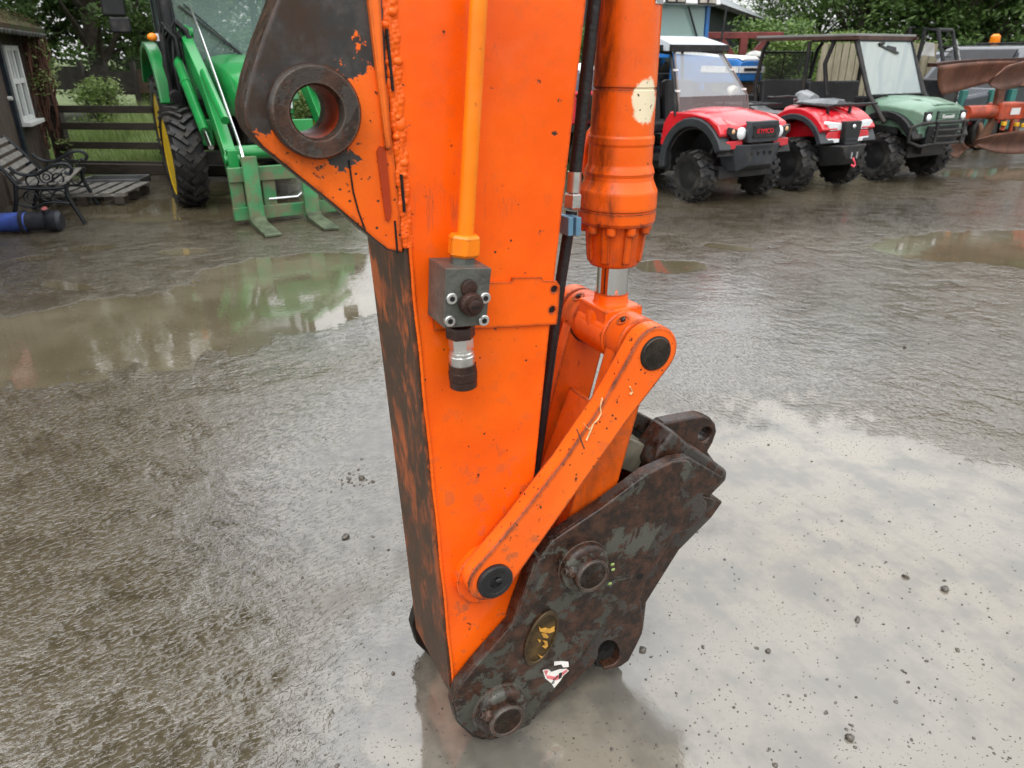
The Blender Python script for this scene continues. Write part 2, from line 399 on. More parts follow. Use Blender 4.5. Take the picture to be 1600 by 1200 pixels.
gr.P(Base_Color=gr.mix(gr.ss(gr.noise(1.4, 6, .65, 0, gp), .35, .65), (.05, .075, .018), (.10, .135, .035)), Roughness=.9, Normal=gr.bump(gr.noise(30, 6, .7, 0, gp), .8, .05))
tag(MB().add([(-300, -300, -.006), (300, -300, -.006), (300, 600, -.006), (-300, 600, -.006)], [(0, 1, 2, 3)]).build('field', gr.m, smooth=0), kind='structure')
# ------------------------------------------------------------------ the excavator dipper arm
A = R(26); UH = V((math.cos(A), math.sin(A), 0)); NH = V((math.sin(A), -math.cos(A), 0))
AO = G(790, 1128, .1); AO.z = 0
def pl(x, y, v):
    """pixel -> (u, z) in the plane a distance v in front of the arm's origin"""
    d = ray(x, y); c = V((0, 0, H)); o = AO + NH*v
    q = c + d*((o-c).dot(NH)/d.dot(NH)) - AO
    return (q.dot(UH), q.z)
def pls(l, v): return [pl(x, y, v) for x, y in l]
def at(v): return lambda u, z: V((u, -v, z))
def pw(x, y, v): u, z = pl(x, y, v); return V((u, -v, z))

arm = thing('excavator_arm', 'orange excavator dipper arm standing upright on a rusty quick hitch in the muddy yard', 'excavator arm', AO, A)
OR = orange('orange_paint', chips=.8, grime=.10, edge=.7, rough=.24)
ORW = orange('weld_paint', chips=.2, grime=.35, edge=0, base=(.80, .115, .007))
ORL = orange('link_paint', chips=1.6, grime=.30, edge=4.2, base=(.84, .125, .012))
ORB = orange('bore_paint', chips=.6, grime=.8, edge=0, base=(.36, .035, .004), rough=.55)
OR2 = orange('orange_paint_worn', chips=1.3, grime=.45, edge=1.1, base=(.80, .135, .012))
ORD = orange('orange_paint_grimy', chips=.35, grime=.75, edge=.9, base=(.72, .10, .006), streak=.3)
AMB = orange('amber_paint', scratch=.2, mud=.4, base=(.86, .205, .006), chips=.35, grime=.15, edge=.5)
def beak_patch(m):
    o = m.obj(); z = m.n('ShaderNodeSeparateXYZ', {0: o}).outputs['Z']; x = m.n('ShaderNodeSeparateXYZ', {0: o}).outputs['X']
    n = m.ma('ADD', m.ma('MULTIPLY', m.noise(7, 6, .62, .5), .75), m.ma('MULTIPLY', m.noise(24, 5, .7), .25))
    d = m.ma('ADD', m.ma('ADD', m.ss(z, 1.42, 1.58, 0, .50), m.ss(x, -.17, -.27, 0, .36)), m.ma('MULTIPLY', m.ma('SUBTRACT', n, .5), 2.7))
    return m.ss(d, .55, .575)
RAMP = None
BEAK = orange('beak_paint', chips=2.2, grime=.7, edge=2.2, base=(.80, .12, .008), patches=beak_patch)
RUST = rust_grey('rusty_steel', amt=1.1, grey=(.05, .04, .034))
HIT = rust_grey('rusty_grey_paint', amt=.95, grey=(.068, .068, .055), rough=.24)
HIT2 = rust_grey('rusty_casting', amt=1.0, grey=(.05, .045, .04), rough=.26)
WEAR = NT('worn_back_plate')
_o = WEAR.map(WEAR.obj(), sc=(3.6, 3.6, 1.3))
_f = WEAR.ss(WEAR.ma('ADD', WEAR.ma('ADD', WEAR.ma('MULTIPLY', WEAR.noise(5, 6, .72, .5, _o), .55), WEAR.ma('MULTIPLY', WEAR.noise(26, 4, .7, 0, _o), .2)), WEAR.ma('MULTIPLY', WEAR.noise(6, 5, .65, .4), .25)), .48, .60)
_z = WEAR.n('ShaderNodeSeparateXYZ', {0: WEAR.obj()}).outputs['Z']
_f = WEAR.ma('MULTIPLY', _f, WEAR.ss(_z, .1, 1.0, .40, 1.0))
WEAR.P(Base_Color=WEAR.mix(_f, WEAR.mix(WEAR.noise(20, 5), (.024, .013, .008), (.072, .040, .024)), (.36, .085, .022)), Roughness=.42, Normal=WEAR.bump(WEAR.noise(40, 5, .7, 0, WEAR.map(WEAR.obj(), sc=(3, 3, .4))), .25, .004))
WEAR = WEAR.m
STEEL = simple('grey_steel_block', (.10, .105, .092), .36, .3, .25, 14, .2, 90, dirt=.55, dcol=(.05, .04, .033))
ZINC = simple('zinc_fitting', (.55, .55, .53), .28, .9, .15, 20, .1, 60, dirt=.3, dcol=(.14, .12, .10))
BROWNST = simple('brown_fitting', (.035, .017, .013), .4, .2, .35, 20, .3, 70)
CHROME = simple('chrome_rod', (.62, .62, .60), .12, 1.0, .05, 4)
RUBBER = simple('black_rubber', (.014, .014, .015), .42, 0, .3, 18, .3, 80)
HOLE = simple('dark_recess', (.006, .005, .005), .7)

VN, VF = -.09, -.35                       # near and far side plates
L0 = pl(603, 0, VN); L4 = pl(640, 400, VN); LB = pl(709, 1083, VN)
R0 = pl(917, 0, VN); R4 = pl(871, 400, VN); R7 = pl(838, 722, VN)
def ext(a, b, z): t = (z-a[1])/(b[1]-a[1]); return (a[0]+(b[0]-a[0])*t, z)
LT = ext(L4, L0, 2.45); RT = ext(R4, R0, 2.45)
RB = ext(R4, R7, .30)
side = [LB, (-.055, .055), (0, .02), (.055, .05), (.085, .16), RB, R7, R4, R0, RT, LT, L0, L4]
box = MB().plate(side, [], at(VN), at(VF)).build('arm_box', OR, arm, bevel=.004)
# weld bead down the near left edge: one lumpy ridge
wb = MB(); pts = []; rs = []
zz = LB[1]+.004
while zz < 1.73:
    q = ext(L4, LB, zz) if zz < L4[1] else ext(L4, L0, zz)
    pts.append(V((q[0]+.0015+.0008*math.sin(zz*31), -VN-.0005, zz))); rs.append(.0032 + .0007*(len(pts) % 2) + rnd.uniform(-.0003, .0005)); zz += .0042
wb.tube(pts, rs, 7)
wb.build('weld_bead', ORW, box, smooth=80)
# rough build-up weld where the pivot casting joins
wr = MB()
for k, (xa, ya, xb, yb, r0) in enumerate([(596, -40, 634, 388, .0085), (600, -40, 636, 386, .0085), (604, -40, 638, 386, .0085), (609, -40, 640, 386, .0085), (614, -40, 642, 386, .007)]):
    a = pw(xa, ya, VN); b = pw(xb, yb, VN); P = []; Q = []
    for i in range(260):
        t = i/259; p = a.lerp(b, t); p += V((.0012*math.sin(i*.23+k*2), .004, 0)); P.append(p); Q.append(r0*(.92+.035*math.sin(i*1.25+k*1.1+2*math.sin(i*.13))+.05*math.sin(i*.57+k*2.3)+.10*math.sin(i*.21+k)))
    wr.tube(P, Q, 7)
for k in range(14):
    t = rnd.random(); p = pw(600, -20, VN).lerp(pw(636, 380, VN), t) + V((rnd.uniform(-.006, .012), 0, 0))
    wr.ell(p, (rnd.uniform(.005, .010), rnd.uniform(.005, .009), rnd.uniform(.006, .014)), 10, 8)
wr.build('rough_weld', ORW, box, smooth=80)
for x0, y0, x1, y1 in [(602, 45, 612, 142), (625, 272, 630, 330)]:
    a = pw(x0, y0, VN); b = pw(x1, y1, VN); a.y -= .0055; b.y -= .0055; MB().bar(a, b, .004, .008, (0, -1, 0)).build('weld_gap', HOLE, box)
# worn plate on the back of the arm
wp = MB(); dx = .009; zt = 1.36
q0 = ext(L4, LB, LB[1]+.0); q1 = L4; q2 = ext(L4, L0, zt)
prof = [(q0[0], q0[1]), (q1[0], q1[1]), (q2[0], q2[1]), (q2[0]-dx, q2[1]), (q1[0]-dx, q1[1]), (q0[0]-dx, q0[1]-.002)]
wp.plate(prof, [], at(VN-.003), at(VF+.002)).build('back_plate', WEAR, arm, bevel=.002)
# hub at the foot
MB().cyl((0, -(VN+.004), .1), (0, -(VF-.004), .1), .078, 28, c=.003).build('foot_hub', OR2, arm)
# bush round the lower link pin
B_ = pl(764, 902, -.075); MB().cyl((B_[0]-.004, -VN-.02, B_[1]+.01), (B_[0]-.004, -VN+.012, B_[1]+.01), .078, 32, c=.003).build('link_boss', OR, arm)
nose = pls([(712, 1079), (740, 1040), (770, 1005), (800, 975), (802, 985), (720, 1090)], VN)
MB().plate(nose, [], at(VN+.007), at(VN-.002)).build('nose_gusset', OR2, arm, bevel=.002)

# pivot casting ("beak") with its empty pin boss
vb = -.088; vbk = -.215
beak = pls([(470, -130), (433, 0), (409, 62), (391, 120), (382, 165), (383, 190), (392, 210), (410, 231), (448, 262), (520, 320), (585, 376), (606, 392), (632, 398), (628, 330), (612, 180), (597, -130)], vb)
HB = pl(489, 174, vb)
pb = MB().plate(beak, [circ(HB[0], HB[1], .060, 36)], at(vb), at(vbk), 0, 1).build('pivot_casting', [BEAK, RUST], arm, bevel=.007, seg=3)
MB().lathe([(.0405, .005), (.0405, .162), (.044, .166), (.068, .166), (.0725, .162), (.0725, .007), (.068, 0), (.044, 0)], (HB[0], -vb-.034, HB[1]), (0, 1, 0), 48, closed=True).build('pivot_boss', RUST, pb)
MB().lathe([(.0403, .028), (.0403, .125), (.042, .125), (.042, .028)], (HB[0], -vb-.034, HB[1]), (0, 1, 0), 48, closed=True).build('boss_bush', ORB, pb)
sc = MB()
sc.plate(pls([(560, -130), (572, 0), (590, 150), (600, 232), (606, 236), (610, 228), (598, 100), (586, -130)], vb), [], at(vb+.011), at(vb-.002))
sc.build('casting_rib', OR2, pb, bevel=.004)
sl = MB().plate(pls([(588, 236), (592, 228), (600, 229), (604, 250), (611, 330), (608, 345), (602, 343), (596, 300)], vb), [], at(vb+.0035), at(vb-.001)); sl.build('casting_slot', ORB, pb)
seam = MB(); seam.tube([pw(x, y, vb+.001) for x, y in [(545, 250), (552, 300), (560, 330), (568, 352)]], .0016, 6); seam.tube([pw(x, y, vb+.001) for x, y in [(617, 345), (621, 396)]], .002, 6); seam.build('casting_seam', HOLE, pb)

# hydraulic pipe, valve block and coupling
vp = VN+.045
pa = pw(752, -60, vp); p0 = pw(748, 0, vp); p1 = pw(738, 185, vp-.004); p2 = pw(727, 372, vp-.002)
top = pa + (pa-p0).normalized()*.6
pipe = MB().tube([top, pa, p0, p1, p2], .0152, 20).build('hydraulic_pipe', AMB, arm)
MB().lathe([(.026, 0), (.031, .006), (.031, .036), (.026, .042)], pw(724, 401, vp-.002), (p1-p2), 6, a0=.35).build('pipe_nut', AMB, pipe, bevel=.0025)
MB().lathe([(.024, 0), (.024, .05)], pw(722, 416, vp-.002), (p1-p2), 6, a0=.35).build('pipe_union', STEEL, pipe, bevel=.002)
fx = VN+.092
bq = pls([(697, 420), (768, 419), (760, 508), (694, 513)], fx)
blk = MB().plate(bq, [], at(fx), at(VN+.004)).build('valve_block', STEEL, arm, bevel=.0015)
for x, y in [(705, 466), (757, 465), (702, 501), (755, 500)]:
    p = pw(x, y, fx); bo = MB().cyl(p+V((0, .004, 0)), p+V((0, -.006, 0)), .0105, 20, c=.0012).build('block_bolt', ZINC, blk)
    MB().cyl(p+V((0, .0, 0)), p+V((0, -.0066, 0)), .0055, 6).build('bolt_socket', HOLE, bo)
p = pw(732, 449, fx); MB().lathe([(.0155, 0), (.0155, .006), (.012, .008), (.007, .008), (.006, .0082)], p, (0, -1, 0), 24).build('small_plug', BROWNST, blk)
p = pw(733, 473, fx); pg = MB().lathe([(.020, 0), (.022, .004), (.022, .016), (.019, .021), (.013, .022), (.0125, .03), (.010, .031)], p, (0, -1, 0), 24).build('adjuster_screw', BROWNST, blk)
MB().box(p+V((0, -.0315, 0)), (.016, .002, .003)).build('screw_slot', HOLE, pg)
cp = thing; d = (pw(725, 600, vp) - pw(720, 513, vp)).normalized(); s0 = pw(719, 511, vp); L = (pw(725, 604, vp) - s0).length
def seg(t0, t1): return s0 + d*L*t0, s0 + d*L*t1
a, b = seg(-.03, .16); cpl = MB().lathe([(.026, 0), (.029, .004), (.029, (b-a).length)], a, b-a, 6, a0=.2).build('hose_coupling', BROWNST, arm, bevel=.0015)
a, b = seg(.14, .36); MB().lathe([(.022, 0), (.0245, .003), (.0245, (b-a).length-.004), (.022, (b-a).length)], a, b-a, 6, a0=.5).build('coupling_nut', ZINC, cpl, bevel=.0015)
a, b = seg(.355, .43); MB().lathe([(.021, 0), (.021, .004), (.024, .006), (.024, (b-a).length)], a, b-a, 24).build('coupling_collar', ZINC, cpl)
a, b = seg(.425, .62); MB().lathe([(.021, 0), (.0255, .004), (.0255, .024), (.022, .030), (.0255, .033), (.0255, (b-a).length)], a, b-a, 24).build('coupling_sleeve', ZINC, cpl)
a, b = seg(.60, 1.0); LL = (b-a).length; MB().lathe([(.022, -.002), (.027, 0), (.027, LL*.28), (.0285, LL*.3), (.0285, LL*.62), (.0255, LL*.64), (.0275, LL*.67), (.0275, LL*.95), (.024, LL)], a, b-a, 28).build('coupling_cap', BROWNST, cpl)
# strip bracket behind the block
sp = pls([(671, 447), (682, 443), (766, 440), (798, 439), (798, 433), (845, 432), (847, 437), (868, 438), (873, 446), (872, 470), (869, 500), (868, 506), (745, 513), (676, 516)], VN)
hs_ = [circ(*pl(864, 451, VN), .0075, 14), circ(*pl(861, 483, VN), .0075, 14)]
st = MB().plate(sp, hs_, at(VN+.006), at(VN+.001)).build('mounting_strip', OR, arm, bevel=.0012)
for x, y in [(864, 451), (861, 483)]:
    q = pw(x, y, VN+.0015); MB().cyl(q+V((0, .001, 0)), q+V((0, -.0008, 0)), .0073, 14).build('bolt_recess', HOLE, st)

# hose up the front edge
vh = -.20
hz = MB().tube([pw(x, y, vh) for x, y in [(948, -200), (939, -90), (929, 0), (917, 110), (905, 215), (897, 285)]], .0135, 14).build('hydraulic_hose', RUBBER, arm)
MB().tube([pw(x, y, vh) for x, y in [(898, 268), (896, 300)]], .0155, 14).build('hose_ferrule', ZINC, hz)
MB().lathe([(.016, 0), (.02, .004), (.02, .03), (.015, .034)], pw(894, 326, vh), pw(896, 296, vh)-pw(894, 326, vh), 6).build('hose_nut', ZINC, hz)
BLUE = simple('blue_clip', (.10, .23, .34), .5, 0, .2)
ck = MB(); 
for x in (883, 895): ck.box(pw(x, 351, vh+.02), (.013, .05, .040))
ck.build('hose_clip', BLUE, hz, bevel=.002)
MB().tube([pw(x, y, vh) for x, y in [(893, 330), (886, 375), (876, 440), (860, 560), (843, 690), (832, 760)]], .0125, 12).build('lower_hose', RUBBER, hz)

# bucket ram
def ram_patch(m):
    # one pale scuff on the front of the barrel, dark oil down its left side
    q = m.map(m.obj(), RP, (0, 0, 0), (.036, .06, .050), 'TEXTURE')
    d = m.n('ShaderNodeVectorMath', {0: q}, operation='LENGTH').outputs['Value']
    return m.ss(m.ma('ADD', d, m.ma('MULTIPLY', m.ma('SUBTRACT', m.noise(30, 5, .7), .5), .8)), 1.0, .82)
vc = -.22
T_ = pl(1024, 552, -.03)
EY = pl(959, 505, vc); EY = (T_[0], T_[1])
ct = V(pw(985, 0, vc)); cb = V(pw(957, 430, vc)); cd = (ct-cb).normalized()
def cz(y): 
    t = (y-430)/(0-430); return pw(957+28*t, y, vc)
def ppx(y): # metres per pixel along the ram
    q = cz(y); wq = AO + UH*q.x - NH*q.y + V((0, 0, q.z)); return (wq - V((0, 0, H))).dot(CF)/FPX
pr = []
for y, wpx in [(346, 57), (341, 60), (326.5, 61), (325.5, 59.3), (322.5, 59.3), (321.5, 61), (297, 61), (294, 60.5), (287, 57), (278, 53.5), (272, 53), (267, 54.5), (262, 53), (256, 50.6), (254, 50.2), (226, 50), (222, 51.3), (213, 51.3), (209, 49.4), (140, 49.4), (138.6, 48), (136.4, 48), (135, 49.6), (-40, 50)]:
    pr.append((wpx*ppx(y), (cz(y)-cb).dot(cd)))
def surf(px, y, wpx=49.4):
    c0 = cz(y); r = wpx*ppx(y); k = min(range(0, 360), key=lambda k: abs(_scr(c0 + (u1*math.cos(R(k))+u2*math.sin(R(k)))*r) - px) + (1e6 if _back(u1*math.cos(R(k))+u2*math.sin(R(k)), c0) else 0))
    return c0 + (u1*math.cos(R(k))+u2*math.sin(R(k)))*r
def _w(p): return AO + UH*p.x - NH*p.y + V((0, 0, p.z))
def _scr(p): q = _w(p) - V((0, 0, H)); return 800 + FPX*q.x/q.dot(CF)
def _back(n, p): return (UH*n.x - NH*n.y + V((0, 0, n.z))).dot(_w(p) - V((0, 0, H))) > 0
u1 = V((1, 0, 0)); u1 = (u1 - cd*u1.dot(cd)).normalized(); u2 = cd.cross(u1)
RP = tuple(surf(1010, 157)); PL_ = tuple(surf(950, 100)); 
RAMP = orange('ram_paint', chips=.25, grime=.45, edge=.9, base=(.76, .105, .006), streak=.1)
_t = RAMP.node_tree; _bs = [n for n in _t.nodes if n.type == 'BSDF_PRINCIPLED'][0]; _n = NT.__new__(NT); _n.m = RAMP; _n.t = _t; _n.p = _bs; _n._c = None
_src = _bs.inputs['Base Color'].links[0].from_socket
_x = _n.n('ShaderNodeSeparateXYZ', {0: _n.obj()}).outputs['X']
_oil = _n.ma('MULTIPLY', _n.ss(_x, PL_[0]+.022, PL_[0]-.004), _n.ss(_n.noise(6, 7, .7, .3, _n.map(_n.obj(), sc=(1.5, 1.5, .35))), .40, .62))
_c = _n.mix(_n.ma('MULTIPLY', _oil, .88), _src, (.035, .012, .006))
_c = _n.mix(ram_patch(_n), _c, _n.mix(_n.ss(_n.noise(90, 3), .66, .7), (.74, .64, .45), (.05, .03, .02)))
_n.P(Base_Color=_c)
tz = 2.25
pr.append((pr[-1][0], (tz-cb.z)/cd.z)); 
ram = MB().lathe(pr, cb, cd, 64).build('ram_barrel', RAMP, arm, smooth=9)
gl = [(37*ppx(410), (cz(411)-cb).dot(cd)), (40*ppx(405), (cz(406)-cb).dot(cd)), (44*ppx(348), (cz(345)-cb).dot(cd))]
gland = MB().lathe(gl, cb, cd, 40).build('ram_gland', ORD, ram)
nb = 10
u1 = V((1, 0, 0)); u1 = (u1 - cd*u1.dot(cd)).normalized(); u2 = cd.cross(u1)
for k in range(nb):
    a = 2*PI*(k+.35)/nb; rr = 49*ppx(350); c0 = cz(350) + (u1*math.cos(a)+u2*math.sin(a))*rr
    MB().cyl(c0 - cd*.014, c0 + cd*.012, .0115, 12, c=.002).build('gland_bolt', ORD, gland)
fn = MB()
for k in range(8):
    a = 2*PI*(k+.85)/8; dr = u1*math.cos(a)+u2*math.sin(a)
    fn.bar(cz(347)+dr*44.5*ppx(350), cz(404)+dr*38*ppx(400), .020, .016, dr)
fn.build('gland_rib', ORD, gland, bevel=.003)
MB().cyl(cz(465), cz(400), 24.5*ppx(430), 32).build('ram_rod', CHROME, ram)
# pale scuff and label on the barrel
PALE = NT('pale_primer'); PALE.P(Base_Color=PALE.mix(PALE.ss(PALE.noise(60, 5), .45, .55), (.75, .62, .42), (.72, .68, .55)), Roughness=.45)
def barrel_patch(name, y0, y1, a0, a1, mat, shape, wpx=50.2):
    vs = []; fs = []; NA, NZ = 20, 16
    for j in range(NZ+1):
        y = y0+(y1-y0)*j/NZ; c0 = cz(y); r = wpx*ppx(y)+.0007
        for i in range(NA+1):
            a = a0+(a1-a0)*i/NA; vs.append(c0 + (u1*math.cos(a)+u2*math.sin(a))*r)
    for j in range(NZ):
        for i in range(NA):
            if shape((i+.5)/NA, (j+.5)/NZ): q = j*(NA+1)+i; fs.append((q, q+1, q+NA+2, q+NA+1))
    mb = MB(); mb.add(vs, fs); o = mb.build(name, mat, ram); md = o.modifiers.new('thickness', 'SOLIDIFY'); md.thickness = .0006; md.offset = 1
    return o
PALE2 = NT('pale_scuff')
_x = PALE2.obj(); ORB = (.72, .10, .006)
PALE2.P(Base_Color=PALE2.mix(PALE2.ss(PALE2.noise(34, 5, .7), .36, .42), (.55, .20, .06), (.78, .66, .46)), Roughness=.4)
a_front = math.atan2(0, 1)
best = max(range(360), key=lambda k: (UH*1.0).dot(UH*math.cos(R(k))*1.0) if False else 0)
def ang_for(px):
    # angle round the barrel whose surface projects to image column px at row ~170
    c0 = cz(170); r = 50*ppx(170); bestk = None
    for k in range(0, 360, 2):
        p = c0 + (u1*math.cos(R(k))+u2*math.sin(R(k)))*r
        n = (u1*math.cos(R(k))+u2*math.sin(R(k))); wp_ = AO + UH*p.x - NH*p.y*1.0 + V((0, 0, p.z)); wn = UH*n.x - NH*n.y + V((0, 0, n.z))
        rel = wp_ - V((0, 0, H))
        if wn.dot(rel) > 0: continue
        x = 800 + FPX*rel.x/rel.dot(CF)
        if bestk is None or abs(x-px) < bestk[0]: bestk = (abs(x-px), R(k))
    return bestk[1]
aL, aR = ang_for(996), ang_for(1026)
if abs(aR-aL) > PI: aR += 2*PI if aR < aL else -2*PI
aL2, aR2 = ang_for(1012), ang_for(1032)
if abs(aR2-aL2) > PI: aR2 += 2*PI if aR2 < aL2 else -2*PI
WLAB = NT('worn_label'); WLAB.P(Base_Color=WLAB.mix(WLAB.ss(WLAB.noise(160, 3, .7), .47, .53), (.62, .62, .6), (.2, .2, .2)), Roughness=.5)
barrel_patch('worn_label', -18, 8, aL2, aR2, WLAB.m, lambda u, t: True, 50.3)
MB().tube([pw(x, y, -.32) for x, y in [(945, 192), (930, 197), (920, 212), (915, 232), (914, 262), (920, 285)]], .012, 10, flat=.6).build('ram_port_pipe', OR, ram)

# rod eye, pins and links
tu, tz_ = T_
ye = lambda v: V((tu, -v, tz_))
eye = MB().cyl(ye(-.152), ye(-.282), .062, 36, c=.004).build('rod_eye', OR, ram)
nk = MB(); nd = (cz(450)-ye(vc)).normalized(); 
nk.lathe([(.060, .015), (.057, .045), (.048, .058), (.0405, .07), (.0395, (cz(455)-ye(vc)).length)], ye(vc), nd, 32); nk.build('rod_neck', OR, eye)
bx_ = MB(); up = Matrix.Rotation(0, 3, 'Y'); bx_.box(ye(vc)+nd*.035, (.105, .122, .062)); bx_.build('eye_block', OR, eye, bevel=.006)
BT = pl(768, 904, -.035)
CREAM = simple('bared_primer', (.62, .46, .24), .5, 0, .25, 60)
def link(v0, v1, name, mat):
    P = []
    d = V((tu-BT[0], tz_-BT[1])); Ld = d.length; d = d/Ld; n = V((-d.y, d.x))
    hw = [(0, .058), (.12, .053), (.25, .049), (.5, .044), (.75, .046), (.88, .054), (1, .061)]
    for k in range(13):                                   # top end
        a = math.atan2(d.y, d.x) - PI/2 + PI*k/12; P.append((tu+.0615*math.cos(a), tz_+.0615*math.sin(a)))
    bow = lambda t: -.011*math.sin(PI*t)
    for t, h in reversed(hw[1:-1]): P.append((BT[0]+d.x*Ld*t+n.x*(h+bow(t)), BT[1]+d.y*Ld*t+n.y*(h+bow(t))))
    for k in range(13):
        a = math.atan2(d.y, d.x) + PI/2 + PI*k/12; P.append((BT[0]+.058*math.cos(a), BT[1]+.058*math.sin(a)))
    for t, h in hw[1:-1]: P.append((BT[0]+d.x*Ld*t-n.x*(h-bow(t)), BT[1]+d.y*Ld*t-n.y*(h-bow(t))))
    return MB().plate(P, [], at(v0), at(v1)).build(name, mat, arm, bevel=.007, seg=3)
ln = link(-.030, -.080, 'side_link', ORL)
lf = link(-.355, -.405, 'side_link', ORL)
scr = MB()
for pts, r_ in [([(941, 622), (938, 634), (939, 646), (934, 655), (926, 664)], .0022), ([(926, 664), (921, 676), (916, 688)], .0028), ([(912, 662), (920, 671), (924, 668)], .0015), ([(984, 604), (988, 612), (984, 616)], .003)]:
    MB().tube([pw(x, y, -.0288) for x, y in pts], [r_*rnd.uniform(.7, 1.3) for _ in pts], 5, flat=.5).build('paint_scratch', CREAM, ln)
for pts in [[(901, 670), (908, 688), (913, 701)]]:
    MB().tube([pw(x, y, -.0293) for x, y in pts], .0016, 5).build('weld_line', RUST, ln)
DPIN = simple('dark_pin', (.035, .028, .022), .32, .5, .5, 30, .3, 120)
MB().cyl(ye(-.06), ye(-.024), .0385, 36, c=.003).build('link_pin', DPIN, ln)
MB().lathe([(.040, 0), (.0405, .003), (.0385, .0045)], ye(-.031), (0, -1, 0), 36).build('pin_ring', HOLE, ln)
MB().cyl(ye(-.38), ye(-.415), .0385, 36, c=.003).build('link_pin', DPIN, lf)
bb = V((BT[0]+.004, 0, BT[1]-.002))
pc = MB().lathe([(.043, 0), (.043, .010), (.039, .013), (.030, .0125), (.029, .0115), (.015, .0115), (.0145, .004), (0.0, .004)], bb+V((0, .031, 0)), (0, -1, 0), 36).build('pin_cap', RUBBER, ln)
MB().ell(bb+V((.008, .019, .004)), (.009, .004, .006), 10, 6).build('grease_lump', RUBBER, pc)
# bucket link (H shaped) with its two bosses
H2 = pl(918, 893, -.045)
HL = MB()
for v0, v1 in [(-.085, -.150), (-.284, -.349)]:
    HL.lathe([(.058, 0), (.062, .004), (.062, abs(v1-v0)-.004), (.058, abs(v1-v0))], ye(v0), (0, 1, 0), 36)
    arms = hull2((tu, tz_), .056, (H2[0], H2[1]), .062, 12); HL.plate(arms, [], at(v0-.012), at(v1+.012))
web = [(tu-.05, tz_-.10), (tu+.02, tz_-.105), (H2[0]+.062, H2[1]+.05), (H2[0]-.062, H2[1]+.05)]
web = [(tu-.065, tz_-.17), (tu-.035, tz_-.19), (H2[0]-.015, H2[1]+.04), (H2[0]-.058, H2[1]+.04)]
HL.plate(web, [], at(-.155), at(-.285))
HL.cyl((H2[0], .092, H2[1]), (H2[0], .346, H2[1]), .07, 30)
hl = HL.build('bucket_link', ORD, arm, bevel=.005)
for v in (-.118, -.315):
    c0 = ye(v) + V((-.062*math.sin(.5), 0, .062*math.cos(.5))); nn = V((-math.sin(.5), 0, math.cos(.5)))
    MB().lathe([(.016, -.003), (.016, .0015), (.011, .002), (.010, -.001), (0, -.001)], c0, nn, 16).build('grease_hole', OR2, hl)
    MB().lathe([(.007, -.003), (.007, .004), (.004, .007)], c0, nn, 6).build('grease_nipple', BROWNST, hl)

# quick hitch
v1 = -.055
CAVSHADE = simple('grimy_cavity_shade', (.012, .010, .009), .35, .2, .4, 9, .3, 50)  # grimy near-black that also paints in the shade of the hitch cavity
base = pls([(800, 972), (833, 880), (862, 842), (940, 790), (1008, 739), (1052, 719), (1077, 715), (1131, 747), (1121, 761), (1110, 763), (1100, 771), (1098, 778), (1106, 786), (1103, 796), (1092, 814), (1080, 826), (1066, 832), (1055, 835), (1044, 854), (1027, 882), (1010, 906), (1001, 935), (1003, 955), (1006, 975), (1004, 990), (996, 1007), (983, 1033), (970, 1042), (945, 1049), (944, 1043)] + [(952+17*math.cos(R(a)), 1021+20*math.sin(R(a))) for a in range(62, -205, -15)] + [(929, 1036), (924, 1041), (880, 1082), (838, 1118), (826, 1140), (803, 1156), (772, 1162), (738, 1152), (714, 1130), (706, 1100), (714, 1074), (740, 1040)], v1)
hk = pl(950, 1020, v1)
slot = [(hk[0]+.030*math.cos(a*PI/9), hk[1]+.036*math.sin(a*PI/9)) for a in range(18)]
doub = pls([(802, 976), (835, 884), (864, 846), (941, 794), (1009, 743), (1052, 722), (1076, 720), (1084, 730), (1060, 775), (1030, 832), (968, 941), (900, 1037), (838, 1112), (826, 1138), (803, 1153), (772, 1159), (740, 1149), (717, 1128), (710, 1100), (718, 1076), (743, 1043)], -.043)
qh = MB().plate(base, [], at(v1), at(-.085)).build('quick_hitch', HIT2, arm, bevel=.004)
MB().plate(doub, [], at(-.043), at(-.0565)).build('outer_plate', HIT, qh, bevel=.005, seg=3)
MB().plate(base, [], at(-.355), at(-.385)).build('far_plate', CAVSHADE, qh, bevel=.004)
# hook bars between the two plates
MB().cyl((hk[0]-.03, .087, hk[1]-.032), (hk[0]-.03, .354, hk[1]-.032), .020, 16).build('hook_bar', HIT2, qh)
MB().plate(pls([(926, 998), (962, 992), (976, 1004), (972, 1032), (950, 1040), (930, 1040)], -.11), [], at(-.105), at(-.13)).build('notch_shade_plate', CAVSHADE, qh)  # added dark plate behind the notch, standing in for its shade
spine = pls([(1000, 770), (1012, 745), (1118, 775), (1100, 800), (1050, 850), (1000, 930), (995, 975), (960, 990), (960, 930), (1010, 850)], -.12)
MB().plate(spine, [], at(-.087), at(-.353)).build('hitch_spine', HIT2, qh, bevel=.006)
cast = pls([(1012, 722), (1022, 700), (1046, 668), (1070, 690), (1080, 694), (1131, 732), (1129, 746), (1100, 775), (1040, 790), (1018, 760)], -.115)
MB().plate(cast, [], at(-.095), at(-.185)).build('hitch_casting', HIT2, qh, bevel=.012, seg=3)
ve = -.17
ec = pl(1102, 679, ve)
ep = pls([(1028, 672), (1040, 661), (1070, 655), (1099, 650), (1112, 654), (1119, 663), (1121, 675), (1115, 692), (1107, 706), (1118, 722), (1128, 740), (1080, 770), (1040, 740)], ve)
MB().plate(ep, [circ(ec[0], ec[1], .0205, 20)], at(ve), at(ve-.045)).build('lifting_eye', HIT2, qh, bevel=.008, seg=3)
TANB = simple('drab_cylinder_block', (.17, .155, .115), .4, .2, .25, 14, .2, 80, dirt=.3)
bk = pls([(968, 700), (985, 685), (1018, 700), (992, 742), (960, 728)], -.15)
